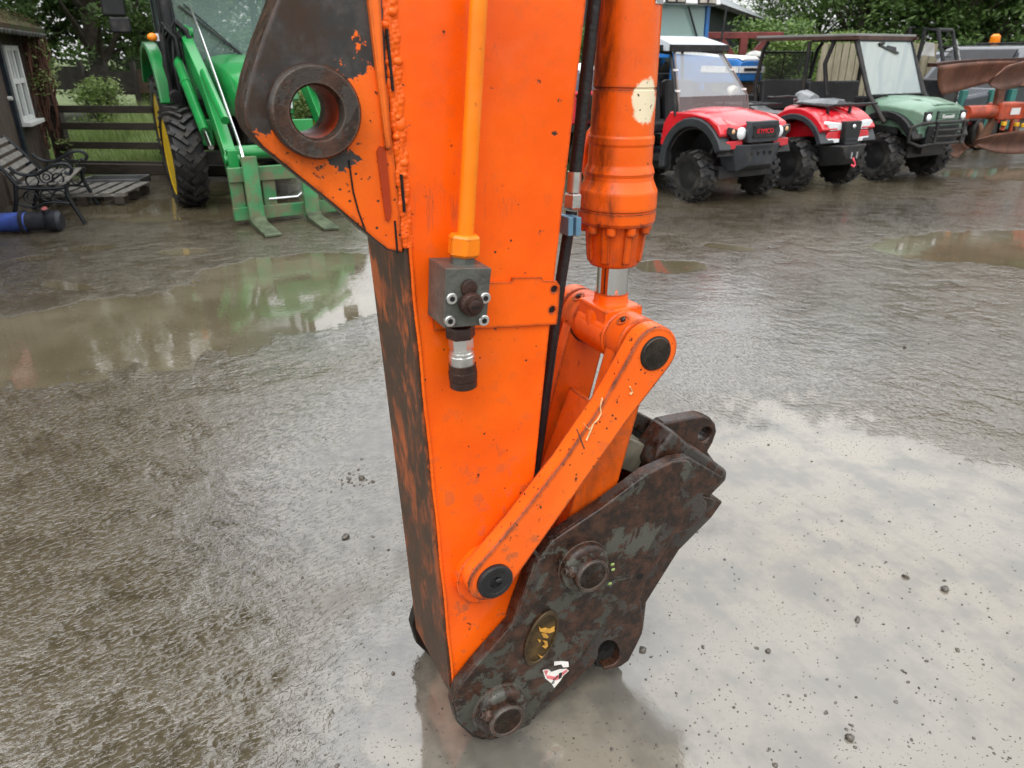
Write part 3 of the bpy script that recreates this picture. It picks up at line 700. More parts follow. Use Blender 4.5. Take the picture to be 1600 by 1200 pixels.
MB().plate(bk, [], at(-.15), at(-.25)).build('lock_block', TANB, qh, bevel=.005)
MB().plate(pls([(962, 634), (992, 642), (1046, 670), (1040, 700), (1000, 676), (962, 652)], -.24), [], at(-.24), at(-.27)).build('inner_rib', HIT2, qh, bevel=.004)
fl_ = pls([(800, 975), (812, 940), (838, 872), (850, 866), (846, 885), (822, 948), (808, 980)], -.05)
MB().plate(fl_, [], at(-.040), at(-.089)).build('guard_flange', HIT2, qh, bevel=.003)
# pins of the hitch
def pin(x, y, vend, r, fr, fx_, fy_, name):
    c = pl(x, y, vend); f = pl(fx_, fy_, -.03)
    cv = V((c[0], -vend, c[1]))
    o = MB().lathe([(r*1.02, 0), (r*1.04, .006), (r*1.0, .010), (r*1.0, .03), (r*1.12, .034), (r*1.16, .05)], cv, (0, 1, 0), 32)
    o.lathe([(r*.84, -.0035), (r*.96, -.0045), (r*1.03, .001), (r*1.03, .006), (r*.84, .002)], cv, (0, 1, 0), 32, closed=True)
    o = o.build(name, HIT2, qh)
    MB().lathe([(0.0, .0), (r*.82, .0), (r*.84, .002)], cv, (0, 1, 0), 32).build('pin_face', simple('pin_end', (.062, .048, .034), .38, .3, .4, 22, .5, 90), o)
    MB().lathe([(r*1.25, -.012), (r*1.42, -.007), (r*1.5, 0), (r*1.5, .012), (r*1.66, .016), (r*1.66, .026)], V((c[0], -vend+.034, c[1])), (0, 1, 0), 36).build('pin_collar', HIT, o)
    MB().cyl((c[0], -vend+.03, c[1]), (c[0], -vend+.40, c[1]), r*.9, 20).build('pin_shaft', HIT2, o)
    MB().lathe([(r*1.4, 0), (r*1.4, .012), (r*1.7, .02), (r*2.25, .03), (r*2.25, .05), (r*1.6, .06), (r*1.2, .07), (r*1.2, .08), (r*1.1, .085)], V((c[0], .386, c[1])), (0, 1, 0), 36).build('far_collar', HIT2, o)
    return o, cv
po, pc1 = pin(793, 1127, .006, .046, .08, 780, 1100, 'hitch_pin')
p2o, pc2 = pin(926, 900, .004, .044, .08, 905, 880, 'hitch_pin')
for (c, a, o) in ((pc1, 150, po), (pc2, 160, p2o)):
    q = c + V((math.cos(R(a))*.045, .016, math.sin(R(a))*.045)); dd = V((math.cos(R(a)), 0, math.sin(R(a))))
    MB().lathe([(.013, 0), (.015, .003), (.015, .016), (.012, .019)], q - dd*.004, dd, 6).cyl(q-dd*.004, q+dd*.028, .008, 10).build('pin_bolt', HIT2, o, bevel=.001)
# bolt hole, badge and torn sticker
MB().cyl(V((*pl(1000, 901, -.053),))[0:0] if False else pw(1000, 901, -.0545)+V((0, .002, 0)), pw(1000, 901, -.0545), .010, 16).build('bolt_hole', HOLE, qh)
bc = pl(845, 996, -.043); ax = .082; bw = .043; tilt = R(72)
def ov(k, s): 
    a = 2*PI*k/32; x, y = ax*s*math.cos(a), bw*s*math.sin(a); return (bc[0]+x*math.cos(tilt)-y*math.sin(tilt), bc[1]+x*math.sin(tilt)+y*math.cos(tilt))
bd = MB().plate([ov(k, 1) for k in range(32)], [[ov(k, .84) for k in range(32)]], at(-.036), at(-.044)).build('badge', simple('badge_rim', (.055, .036, .018), .3, .3, .4, 24, .3), qh, bevel=.003)
MB().plate([ov(k, .86) for k in range(32)], [], at(-.0405), at(-.0435)).build('badge_face', simple('badge_ground', (.06, .036, .012), .3, .2, .6, 22, .4, 60), bd)
GOLD = simple('worn_gold_lettering', (.52, .27, .045), .4, .2, .3, 30)
gm_ = MB()
for pts in ([(842, 979), (846, 983), (852, 981), (860, 983), (866, 979), (866, 986), (858, 989), (850, 988), (843, 986)], [(846, 990), (852, 989), (857, 994), (855, 997), (849, 996)], [(848, 1001), (855, 1002), (856, 1009), (852, 1013), (847, 1010), (851, 1008), (851, 1005)], [(840, 999), (845, 1000), (843, 1004)], [(840, 1022), (846, 1026), (852, 1024), (846, 1029)]):
    gm_.plate(pls(pts, -.039), [], at(-.0375), at(-.041))
gm_.build('badge_lettering', GOLD, bd)
WH = simple('sticker_white', (.72, .70, .66), .45, 0, .1, 40, dirt=.15); PK = simple('sticker_red', (.62, .16, .17), .45, 0, .2, 40); BKM = simple('sticker_black', (.02, .02, .02), .5)
vs_ = -.0425
sk = MB().plate(pls([(848, 1047), (857, 1046), (862, 1050), (874, 1046), (885, 1045), (889, 1048), (880, 1056), (876, 1063), (866, 1075), (862, 1068), (852, 1060)], vs_), [], at(vs_), at(vs_-.001)).plate(pls([(866, 1034), (878, 1033), (888, 1034), (889, 1042), (880, 1043), (877, 1038), (866, 1040)], vs_), [], at(vs_), at(vs_-.001)).build('torn_sticker', WH, qh, smooth=0)
MB().plate(pls([(853, 1055), (868, 1057), (885, 1046), (887, 1048), (870, 1063), (855, 1060)], vs_), [], at(vs_+.0007), at(vs_+.0001)).plate(pls([(850, 1048), (857, 1047), (853, 1056)], vs_), [], at(vs_+.0007), at(vs_+.0001)).build('sticker_stripe', PK, sk, smooth=0)
sb = MB()
for x, y in [(866, 1061), (870, 1057), (864, 1066)]: sb.plate([(pl(x, y, vs_)[0]+dx, pl(x, y, vs_)[1]+dz) for dx, dz in circ(0, 0, .0042, 10)], [circ(*pl(x, y, vs_), .0022, 8)], at(vs_+.0013), at(vs_+.0008))
sb.plate(pls([(873, 1052), (878, 1050), (877, 1058), (873, 1061)], vs_), [], at(vs_+.0013), at(vs_+.0008))
sb.build('sticker_symbol', BKM, sk, smooth=0)
LEAF = simple('green_leaf_bit', (.22, .30, .09), .5)
lb = MB()
for x, y in [(957, 882), (953, 912), (958, 890)]:
    p = pw(x, y, -.03); lb.ell(p, (.006, .003, .004), 6, 5)
lb.build('leaf_scrap', LEAF, qh)
# ------------------------------------------------------------------ shared background materials
HD = R(-60)
HX = V((math.cos(HD), math.sin(HD), 0)); HY = V((-math.sin(HD), math.cos(HD), 0))
def tyre_mat():
    m = NT('tyre_rubber'); f = m.ss(m.noise(7, 6, .7), .42, .68); z = m.noise(30, 4)
    m.P(Base_Color=m.mix(m.ma('MULTIPLY', f, .8), (.010, .010, .011), m.mix(z, (.040, .036, .030), (.075, .067, .056))), Roughness=m.ss(f, 0, 1, .45, .75), Specular_IOR_Level=.3, Normal=m.bump(m.noise(60, 4), .25, .01)); return m.m
TYRE = tyre_mat()
BLK = simple('black_plastic', (.010, .0105, .012), .42, 0, .25, 5, .1, 120, dirt=.35, dcol=(.05, .047, .042))
GREYP = simple('grey_plastic', (.030, .034, .039), .40, 0, .2, 5, .1, 120, dirt=.25, dcol=(.06, .056, .05))
DARKM = simple('dark_chassis_metal', (.022, .022, .023), .5, .3, .3, 8, .2, 60, dirt=.5, dcol=(.06, .05, .04))
REDP = simple('red_plastic', (.55, .012, .022), .25, 0, .15, 3, dirt=.1, dcol=(.2, .05, .045), coat=.4)
GREENU = simple('sage_green_plastic', (.12, .215, .15), .34, 0, .15, 3, dirt=.2, dcol=(.09, .10, .075), coat=.15)
JG = simple('tractor_green_paint', (.012, .215, .048), .3, 0, .15, 3, dirt=.12, dcol=(.06, .08, .035), coat=.3)
JG2 = simple('worn_green_paint', (.03, .20, .07), .45, 0, .25, 5, .15, 50, dirt=.75, dcol=(.15, .105, .065))
YEL = simple('yellow_rim_paint', (.72, .48, .015), .35, 0, .12, 4, dirt=.25, dcol=(.2, .15, .06))
WHITEP = simple('white_paint', (.72, .73, .72), .35, 0, .06, 4, dirt=.15, dcol=(.35, .33, .29))
SILV = simple('silver_reflector', (.75, .76, .77), .12, .9, .05, 10)
LENS = simple('lamp_lens', (.78, .80, .82), .06, .25, .08, 30)
AMBL = simple('amber_lens', (.80, .22, .008), .2, 0, .1, 10)
CLEAR = glass('cab_glass', (.20, .32, .29), .38); CLEAR2 = glass('pale_screen', (.32, .38, .38), .66, .10); POLY = glass('polycarbonate', (.38, .40, .42), .50, .10); SMOKE = glass('smoky_screen', (.16, .12, .12), .45, .1)
SEATM = simple('black_seat_vinyl', (.02, .021, .023), .45, 0, .2, 8, .2, 90)
BLUEP = simple('blue_tractor_paint', (.012, .12, .36), .35, 0, .15, 4, dirt=.2, dcol=(.07, .08, .10))
RUSTB = simple('rust_brown', (.10, .045, .022), .7, .1, .4, 7, .4, 40)
PLOWM = simple('rusty_mouldboard', (.135, .056, .034), .48, .3, .35, 4, .25, 50, dirt=.4, dcol=(.09, .045, .03))
PLOWR = simple('plough_red_paint', (.42, .06, .022), .42, 0, .25, 6, .2, 60, dirt=.45, dcol=(.11, .045, .025))
WOODG = simple('weathered_slat', (.16, .15, .135), .7, 0, .3, 14, .4, 50)
def wood(name, a, b, sc=(9, 9, .7), rough=.7, bump=.5):
    m = NT(name); v = m.map(m.obj(), sc=sc); f = m.noise(5, 7, .7, .6, v); g = m.noise(1.2, 4, .6)
    m.P(Base_Color=m.mix(m.ss(m.ma('ADD', m.ma('MULTIPLY', f, .7), m.ma('MULTIPLY', g, .3)), .35, .66), a, b), Roughness=rough, Normal=m.bump(f, bump, .01)); return m.m
WOODX = wood('fence_timber', (.016, .013, .010), (.055, .042, .030), (.8, 9, 9))
WOODV = wood('shed_boards', (.022, .015, .011), (.10, .07, .052), (9, 9, .6))

_W = {}
def tyre_mesh(key, Rr, w, rr, style):
    k = ('t', key)
    if k in _W: return _W[k]
    mb = MB(); h = .045 if style == 'ag' else .024; Ro = Rr - h
    mb.lathe([(rr, -w*.40), (rr+.02, -w*.46), ((rr+Ro)/2, -w*.5), (Ro*.93, -w*.475), (Ro*.985, -w*.40), (Ro, -w*.25), (Ro, w*.25), (Ro*.985, w*.40), (Ro*.93, w*.475), ((rr+Ro)/2, w*.5), (rr+.02, w*.46), (rr, w*.40)], (0, 0, 0), (0, 1, 0), 40, closed=True)
    def P(a, y, r): return V((r*math.sin(a), y, r*math.cos(a)))
    if style == 'ag':
        n = 20
        for s in (-1, 1):
            for k2 in range(n):
                a = 2*PI*(k2 + (.5 if s > 0 else 0))/n; pr = None
                for t in range(3):
                    a1 = a - .10*t; y1 = s*(-.01 + w*.165*t); a2 = a - .10*(t+1); y2 = s*(-.01 + w*.165*(t+1))
                    r1 = Ro + (.018 if t < 2 else .010); r2 = Ro + (.018 if t < 1 else (.012 if t < 2 else -.03))
                    mb.bar(P(a1, y1, r1), P(a2, y2, r2), .040, h*1.2, P(a1, 0, 1))
    else:
        n = 16
        for s in (-1, 1):
            for k2 in range(n):
                a = 2*PI*(k2 + (.5 if s > 0 else 0))/n + rnd.uniform(-.02, .02)
                mb.bar(P(a, s*w*.04, Ro+.004), P(a+.10, s*w*.30, Ro+.002), .042, h*1.5, P(a, 0, 1))
                mb.bar(P(a+.10, s*w*.29, Ro+.001), P(a+.13, s*w*.5, Ro*.95), .050, h*1.5, P(a, s*.5, 1))
    o = mb.build('wheel', TYRE); _W[k] = o.data; bpy.data.objects.remove(o); return _W[k]
def rim_mesh(key, rr, w, mat, off):
    k = ('r', key)
    if k in _W: return _W[k]
    mb = MB()
    mb.lathe([(rr+.006, -w*.42), (rr+.012, -w*.44), (rr-.012, -w*.41), (rr-.03, -w*.2), (rr*.82, -off), (rr*.55, -off*.8), (rr*.38, -off*1.15), (rr*.34, -off*1.5), (rr*.2, -off*1.55), (0, -off*1.55), (0, off*.5), (rr*.8, off*.5), (rr-.03, w*.3), (rr+.006, w*.44)], (0, 0, 0), (0, 1, 0), 32)
    for i in range(6):
        a = 2*PI*i/6; mb.cyl((rr*.5*math.cos(a), -off*.7, rr*.5*math.sin(a)), (rr*.5*math.cos(a), -off*1.25, rr*.5*math.sin(a)), .014, 8)
    o = mb.build('rim', mat); _W[k] = o.data; bpy.data.objects.remove(o); return _W[k]
def wheel(parent, key, c, Rr, w, rr, style, rmat, steer=0, off=.03):
    """outer face of the rim is on -Y; left hand wheels are turned round"""
    o = bpy.data.objects.new('wheel', tyre_mesh(key, Rr, w, rr, style)); LC.objects.link(o); o.parent = parent; o.location = c
    o.rotation_euler = (0, rnd.uniform(0, 1), (PI if c[1] > 0 else 0) + steer); o.rotation_mode = 'ZYX' if False else 'XYZ'
    r = bpy.data.objects.new('rim', rim_mesh(key, rr, w, rmat, off)); LC.objects.link(r); r.parent = o
    return o
def xz(y): return lambda x, z: V((x, y, z))
def yz(x): return lambda y, z: V((x, y, z))
def arch(cx, cz_, r0, r1, a0, a1, n=12):
    P = [(cx+r1*math.cos(R(a0+(a1-a0)*i/n)), cz_+r1*math.sin(R(a0+(a1-a0)*i/n))) for i in range(n+1)]
    return P + [(cx+r0*math.cos(R(a1+(a0-a1)*i/n)), cz_+r0*math.sin(R(a1+(a0-a1)*i/n))) for i in range(n+1)]
def sect(x, hw, zb, zs, zt, crown=.02):
    return [V((x, -hw, zb)), V((x, -hw, zs)), V((x, -hw*.86, zt-.015)), V((x, -hw*.45, zt+crown*.7)), V((x, 0, zt+crown)), V((x, hw*.45, zt+crown*.7)), V((x, hw*.86, zt-.015)), V((x, hw, zs)), V((x, hw, zb))]

# ------------------------------------------------------------------ red side-by-side
o = V((2.66, 9.24, 0)) - HX*.06
u = thing('utility_vehicle', 'red two-seat utility vehicle with a clear plastic windscreen and a pale roof', 'utility vehicle', o, HD)
for x in (0, -1.95):
    for y in (-.53, .53): wheel(u, 'utv', (x, y, .30), .30, .22, .155, 'knob', BLK, 0 if x < 0 else -.12, .05)
hood = MB().loft([sect(-.42, .56, .84, .96, 1.005, .03), sect(-.15, .56, .84, .95, 1.01, .04), sect(.12, .54, .80, .90, .985, .04), sect(.34, .46, .74, .84, .945, .03), sect(.45, .36, .74, .81, .90, .02)]).build('bonnet', REDP, u, bevel=.012)
MB().loft([[V((x, y-.05+.02*k, z)), V((x, y, z+.028)), V((x, y+.05, z))] for k, (x, y, z) in enumerate([(-.4, -.26, 1.0), (0, -.23, 1.0), (.4, -.17, .905)])]).loft([[V((x, y-.05, z)), V((x, y, z+.028)), V((x, y+.05, z))] for (x, y, z) in [(-.4, .26, 1.0), (0, .23, 1.0), (.4, .17, .905)]]).build('bonnet_ridge', REDP, hood, smooth=0)
for s in (-1, 1):
    MB().plate(arch(-.02, .41, .44, .545, 24 if s < 0 else 62, 188), [], xz(s*.44), xz(s*(.62 if s < 0 else .55))).build('wheel_arch', GREYP, u, bevel=.02, seg=3)
    MB().plate([(.42, .80), (.36, .90), (.20, .965), (-.10, 1.0), (-.46, .995), (-.56, .86), (-.60, .60)] + [(-.02+.54*math.cos(R(a)), .41+.54*math.sin(R(a))) for a in range(160, 39, -10)], [], xz(s*.38), xz(s*(.585 if s < 0 else .51))).build('front_wing', REDP, u, bevel=.02, seg=3)
    MB().plate(arch(0, .41, .42, .445, 20, 185), [], xz(s*.26), xz(s*.58)).build('arch_liner', DARKM, u)
    # lamp cluster
    MB().plate([(s*.20, .80), (s*.48, .875), (s*.50, .80), (s*.42, .74), (s*.24, .735)], [], yz(.40 if True else 0), yz(.452)).build('lamp_panel', BLK, u, bevel=.008)
    hl = MB().ell((.445, s*.30, .80), (.035, .075, .07), 16, 10).build('headlight', LENS, u)
    MB().ell((.44, s*.43, .825), (.025, .03, .032), 12, 8).build('indicator', simple('pale_orange_lens', (.75, .42, .22), .15), u)
    MB().plate([(s*.25, .73), (s*.50, .72), (s*.50, .64), (s*.40, .63), (s*.25, .66)], [], yz(.30), yz(.44)).build('lower_wing', REDP, u, bevel=.01)
g = MB().loft([[V((x, y*1, z)) for y, z in [(-w2, .70), (-w2*1.12, .82), (-w2*.92, .93), (w2*.92, .93), (w2*1.12, .82), (w2, .70)]] for x, w2 in ((.40, .24), (.51, .235))]).build('grille_surround', GREYP, u, bevel=.012)
MB().box((.512, 0, .815), (.012, .36, .14)).build('grille_mesh', BLK, g)
for z in (.77, .87): MB().box((.519, 0, z), (.012, .37, .02)).build('grille_bar', BLK, g)
Mt = Matrix.Translation((.522, 0, .82)) @ Matrix.Rotation(PI/2, 4, 'Z') @ Matrix.Rotation(PI/2, 4, 'X')
MB().text('KYMCO', .075, Mt, .003).build('grille_lettering', simple('red_letter', (.55, .02, .03), .3), g, smooth=0)
bp = MB().loft([[V((x, y, z)) for y, z in [(-a, .68), (-a*.7, b), (a*.7, b), (a, .68)]] for x, a, b in ((.24, .46, .36), (.42, .40, .38), (.50, .27, .45))]).build('bumper', GREYP, u, bevel=.015)
MB().box((.475, 0, .645), (.06, .34, .03)).build('bumper_slot', BLK, bp)
for y in (-.15, -.05, .05, .15): MB().bar((.505, y, .60), (.44, y*.8, .43), .028, .025, (1, 0, 0)).build('bumper_rib', BLK, bp)
fr = MB().box((-.95, 0, .36), (2.5, .86, .14)).box((-1.0, 0, .44), (.9, 1.18, .06)).build('chassis', DARKM, u)
for s in (-1, 1):
    sp_ = MB(); sp_.bar((.06, s*.2, .42), (.02, s*.46, .30), .035, .03).bar((-.08, s*.2, .42), (-.02, s*.46, .30), .035, .03).tube([(.02, s*.24, .68), (.01, s*.4, .34)], .03, 10)
    sp_.build('suspension', DARKM, u)
MB().box((-.45, 0, .62), (.10, 1.14, .62)).build('dash_panel', BLK, u, bevel=.02)
for s in (-1, 1):
    st_ = MB().box((-1.05, s*.29, .78), (.5, .5, .14)).build('seat', SEATM, u, bevel=.04)
    MB().box((-1.32, s*.29, 1.06), (.12, .5, .52), Matrix.Rotation(-.15, 3, 'Y')).build('seat_back', SEATM, st_, bevel=.04)
    MB().box((-1.05, s*.55, .60), (.6, .04, .32)).build('side_panel', BLK, u, bevel=.01)
    for k in range(4): MB().box((-1.0, s*.575, .48+.075*k), (.55, .03, .035)).build('side_vent', DARKM, u)
bed = MB().box((-1.98, 0, .83), (.98, 1.22, .06)); bed.box((-1.98, -.60, .98), (.98, .03, .28)).box((-1.98, .60, .98), (.98, .03, .28)).box((-1.5, 0, .98), (.03, 1.2, .28)).box((-2.46, 0, .98), (.03, 1.2, .28)); bed.build('cargo_bed', BLK, u)
cg = MB()
for s in (-1, 1): cg.tube([(-.36, s*.575, .95), (-.42, s*.56, 1.2), (-.74, s*.40, 1.64), (-1.5, s*.46, 1.70), (-1.55, s*.56, 1.2), (-1.5, s*.58, .6)], .024, 8)
cg.tube([(-1.5, -.5, 1.69), (-1.5, .5, 1.69)], .022, 8); cg.build('roll_cage', BLK, u)
rp = lambda y: [(-.68, y*.9, 1.655), (-.66, y*.9, 1.73), (-1.05, y*.8, 1.83), (-1.55, y*.8, 1.83), (-1.62, y, 1.74), (-1.62, y, 1.66)]
rf = MB().loft([[V(p) for p in rp(-.50)], [V(p) for p in rp(0)], [V(p) for p in rp(.50)]]).build('roof', simple('pale_roof_sheet', (.36, .39, .42), .3, 0, .08, 4), u, bevel=.008)
eb = MB(); eb.box((-.67, 0, 1.69), (.05, .94, .08)).box((-1.2, -.505, 1.69), (.86, .03, .075)).box((-1.2, .505, 1.69), (.86, .03, .075)); eb.build('roof_edge', BLK, rf, bevel=.008)
MB().add([(-.36, -.56, 1.16), (-.36, .56, 1.16), (-.70, .38, 1.66), (-.70, -.38, 1.66)], [(0, 1, 2, 3)]).build('windscreen', POLY, u, fix=False, smooth=0)
MB().add([(-.31, -.56, 1.0), (-.31, .56, 1.0), (-.36, .56, 1.16), (-.36, -.56, 1.16)], [(0, 1, 2, 3)]).build('lower_windscreen', SMOKE, u, fix=False, smooth=0)
for s in (-1, 1):
    MB().tube([(-.305, s*.565, .98), (-.355, s*.565, 1.16), (-.695, s*.385, 1.66)], .012, 6).build('screen_edge', simple('screen_edge_strip', (.12, .09, .08), .4), u)
    for t in (.15, .6): MB().box((-.35-.34*t, s*(.57-.18*t), 1.15+.5*t), (.04, .05, .022)).build('screen_clip', WHITEP, u)
MB().tube([(-.62+.16*math.sin(a)*.4, .28+.16*math.cos(a), 1.03+.16*math.sin(a)) for a in [2*PI*k/20 for k in range(20)]], .013, 6, closed=True).build('steering_wheel', BLK, u)

# ------------------------------------------------------------------ red quad bike
o = V((4.16, 10.07, 0)) - HX*.10 - HY*.07
q = thing('quad_bike', 'red and black quad bike with a front rack between the red and green utility vehicles', 'quad bike', o, HD)
for x in (0, -1.28):
    for y in (-.47, .47): wheel(q, 'quad', (x, y, .33), .33, .25, .165, 'knob', BLK, 0 if x < 0 else -.10, .05)
body = MB().loft([sect(-.50, .22, .60, .93, .99, .02), sect(-.25, .30, .62, .94, 1.0, .02), sect(.05, .33, .66, .88, .97, .02), sect(.30, .27, .66, .80, .91, .02), sect(.40, .20, .68, .78, .86, .01)]).build('front_body', REDP, q, bevel=.012)
for s in (-1, 1):
    fw = MB().plate(arch(-.04, .44, .46, .565, 36, 150), [], xz(s*.22), xz(s*.50)).build('front_wing', REDP, q, bevel=.02, seg=3)
    MB().plate(arch(-.04, .44, .43, .50, 20, 178), [], xz(s*.28), xz(s*.53)).build('wing_edge', GREYP, q, bevel=.012)
    MB().plate([(-.50, .36), (-.46, .62), (-.28, .84), (-.22, .80), (-.38, .50)], [], xz(s*.28), xz(s*.50)).build('inner_wing', REDP, q)
    MB().plate([(s*.16, .84), (s*.40, .865), (s*.44, .84), (s*.36, .75), (s*.15, .755)], [], yz(.28), yz(.405)).build('headlight', LENS, q, bevel=.012)
    MB().plate([(s*.13, .75), (s*.38, .74), (s*.42, .66), (s*.15, .65)], [], yz(.26), yz(.40)).build('lower_cowl', REDP, q, bevel=.01)
    MB().plate([(s*.17, .655), (s*.40, .665), (s*.36, .61), (s*.17, .61)], [], yz(.30), yz(.412)).build('marker_lamp', LENS, q, bevel=.006)
    MB().plate(arch(-1.28, .36, .40, .52, 35, 165), [], xz(s*.20), xz(s*.58)).build('rear_wing', REDP, q, bevel=.02)
    MB().box((-.62, s*.33, .38), (.62, .22, .05)).build('footrest', BLK, q, bevel=.01)
nz_ = MB().loft([[V((x, y, z)) for y, z in [(-a*.8, .55), (-a, .70), (-a*1.05, .86), (a*1.05, .86), (a, .70), (a*.8, .55)]] for x, a in ((.34, .17), (.46, .145))]).build('nose_grille', BLK, q, bevel=.012)
MB().ell((.468, 0, .80), (.012, .032, .026), 12, 8).build('badge', SILV, nz_)
for z in (.60, .65): MB().box((.45, 0, z), (.03, .22, .018)).build('grille_bar', GREYP, nz_)
bm_ = MB().loft([[V((x, y, z)) for y, z in [(-a, .58), (-a*.55, b), (a*.55, b), (a, .58)]] for x, a, b in ((.22, .42, .30), (.46, .30, .34), (.52, .24, .42))]).build('bumper', BLK, q, bevel=.012)
MB().tube([(.535, -.01, .43), (.55, -.01, .40), (.55, .02, .37), (.55, .03, .34), (.55, 0, .32), (.55, -.03, .345)], .012, 8).build('winch_hook', simple('pink_red_hook', (.75, .08, .12), .35), bm_)
for y in (-.05, .05): MB().box((.53, y, .46), (.02, .015, .08)).build('fairlead_post', SILV, bm_)
rk = MB()
for y in (-.38, -.25, -.12, 0, .12, .25, .38): rk.tube([(-.22, y*.9, 1.05), (.32, y, 1.035), (.44, y*.96, 1.06)], .011, 6)
for x, z in ((-.2, 1.05), (.06, 1.045), (.32, 1.035), (.44, 1.06)): rk.tube([(x, -.40, z), (x, .40, z)], .013, 6)
for s in (-1, 1): rk.bar((.2, s*.2, .90), (.2, s*.22, 1.03), .03, .03)
rk.build('front_rack', BLK, q)
r2 = MB()
for y in (-.36, -.18, 0, .18, .36): r2.tube([(-1.62, y, .98), (-1.05, y, .98)], .011, 6)
for x in (-1.62, -1.35, -1.05): r2.tube([(x, -.38, .98), (x, .38, .98)], .013, 6)
r2.build('rear_rack', BLK, q)
MB().loft([[V((x, -a, z-.12)), V((x, -a*.9, z)), V((x, 0, z+.02)), V((x, a*.9, z)), V((x, a, z-.12))] for x, a, z in ((-.42, .12, .93), (-.62, .15, .90), (-.95, .17, .90), (-1.15, .16, .96), (-1.3, .13, .97))]).build('seat', simple('grey_seat_vinyl', (.10, .105, .11), .35, 0, .15, 8), q, bevel=.01)
MB().box((-.7, 0, .55), (1.1, .3, .45)).box((-.65, 0, .36), (1.7, .32, .12)).bar((0, -.4, .31), (0, .4, .31), .06, .06).bar((-1.28, -.4, .31), (-1.28, .4, .31), .07, .07).build('engine_frame', DARKM, q)
MB().loft([[V((x, -a, z-.07)), V((x, -a*.7, z+.02)), V((x, 0, z+.05)), V((x, a*.7, z+.02)), V((x, a, z-.07))] for x, a, z in ((-.46, .10, 1.13), (-.34, .16, 1.15), (-.20, .13, 1.10))]).build('handlebar_pod', simple('grey_pod', (.16, .17, .18), .35), q, bevel=.01)
hbr = MB().tube([(-.55, -.42, 1.10), (-.42, -.25, 1.12), (-.38, 0, 1.10), (-.42, .25, 1.12), (-.55, .42, 1.10)], .014, 8); hbr.tube([(-.62, -.40, 1.10), (-.50, -.40, 1.10)], .02, 8).tube([(-.62, .40, 1.10), (-.50, .40, 1.10)], .02, 8); hbr.build('handlebar', BLK, q)
MB().loft([[V((x, -a, z)), V((x, -a*.6, z+.06)), V((x, a*.6, z+.06)), V((x, a, z))] for x, a, z in ((-.30, .30, 1.02), (.0, .22, 1.05), (.22, .10, 1.04))]).build('rack_cover', simple('grey_cover', (.12, .13, .14), .3), q, bevel=.01)

# ------------------------------------------------------------------ green four-seat utility vehicle
o = V((5.63, 10.86, 0)) - HX*.07
v = thing('utility_vehicle', 'sage green crew utility vehicle with a black bull bar and a long flat roof', 'utility vehicle', o, HD)
for x in (0, -2.25):
    for y in (-.54, .54): wheel(v, 'utvg', (x, y, .325), .325, .27, .16, 'knob', BLK, 0 if x < 0 else -.14, .05)
hd = MB().loft([sect(-.36, .56, .74, 1.0, 1.06, .03), sect(.0, .56, .72, .99, 1.05, .035), sect(.34, .52, .70, .95, 1.02, .03), sect(.47, .47, .70, .90, .97, .02)]).build('bonnet', GREENU, v, bevel=.025, seg=3)
MB().loft([[V((x, -.24, z)), V((x, -.2, z+.025)), V((x, .2, z+.025)), V((x, .24, z))] for x, z in ((-.34, 1.075), (.2, 1.06), (.44, 1.0))]).build('bonnet_panel', GREENU, hd, bevel=.012)
gr_ = MB().box((.478, .03, .86), (.02, .46, .15)).build('grille', BLK, v, bevel=.006)
hx = MB()
for r_ in range(4):
    for c_ in range(11):
        cy, cz2 = -.17+.042*c_+(.021 if r_ % 2 else 0), .81+.034*r_
        hx.tube([(.49, cy+.02*math.cos(PI/6+k*PI/3), cz2+.02*math.sin(PI/6+k*PI/3)) for k in range(6)], .0035, 4, closed=True)
hx.build('grille_mesh', GREENU, gr_)
Mt = Matrix.Translation((.499, .03, .862)) @ Matrix.Rotation(PI/2, 4, 'Z') @ Matrix.Rotation(PI/2, 4, 'X')
MB().text('Kawasaki', .072, Mt, .003).build('grille_lettering', WHITEP, gr_, smooth=0)
for s in (-1, 1):
    lp = MB().box((.47, s*.39, .855), (.03, .15, .15)).build('lamp_panel', BLK, v, bevel=.006)
    MB().ell((.485, s*.385, .855), (.025, .05, .05), 14, 10).build('headlight', LENS, lp)
    MB().plate(arch(.0, .40, .43, .53, 22, 178), [], xz(s*.40), xz(s*.62)).build('wheel_arch', BLK, v, bevel=.02, seg=3)
    MB().plate([(.10, .74), (.46, .72), (.46, .60), (.30, .60)], [], xz(s*.30), xz(s*.5)).build('lower_wing', GREENU, v, bevel=.01)
    MB().box((-1.15, s*.60, .52), (1.5, .06, .3)).build('side_panel', BLK, v, bevel=.01)
    MB().tube([(.02, s*.62, .78), (-.30, s*.62, 1.12), (-.66, s*.60, 1.80)], .032, 10).build('front_pillar', DARKM, v)
    MB().tube([(-1.42, s*.62, .6), (-1.42, s*.62, 1.80)], .03, 10).build('middle_post', DARKM, v)
    MB().tube([(-1.0, s*.62, 1.80), (-1.10, s*.62, 1.5), (-.98, s*.62, 1.08)], .03, 10).build('door_post', DARKM, v)
    MB().tube([(-2.25, s*.62, .6), (-2.36, s*.62, 1.2), (-2.28, s*.62, 1.70), (-2.2, s*.62, 1.80)], .03, 10).build('rear_post', DARKM, v)
    MB().box((-1.5, s*.64, 1.835), (1.85, .045, .045)).build('roof_rail', simple('brown_roof_rail', (.06, .03, .024), .5, 0, .3), v)
ws_ = MB().add([(-.31, -.57, 1.12), (-.31, .57, 1.12), (-.63, .57, 1.79), (-.63, -.57, 1.79)], [(0, 1, 2, 3)]).build('windscreen', CLEAR2, v, fix=False, smooth=0)
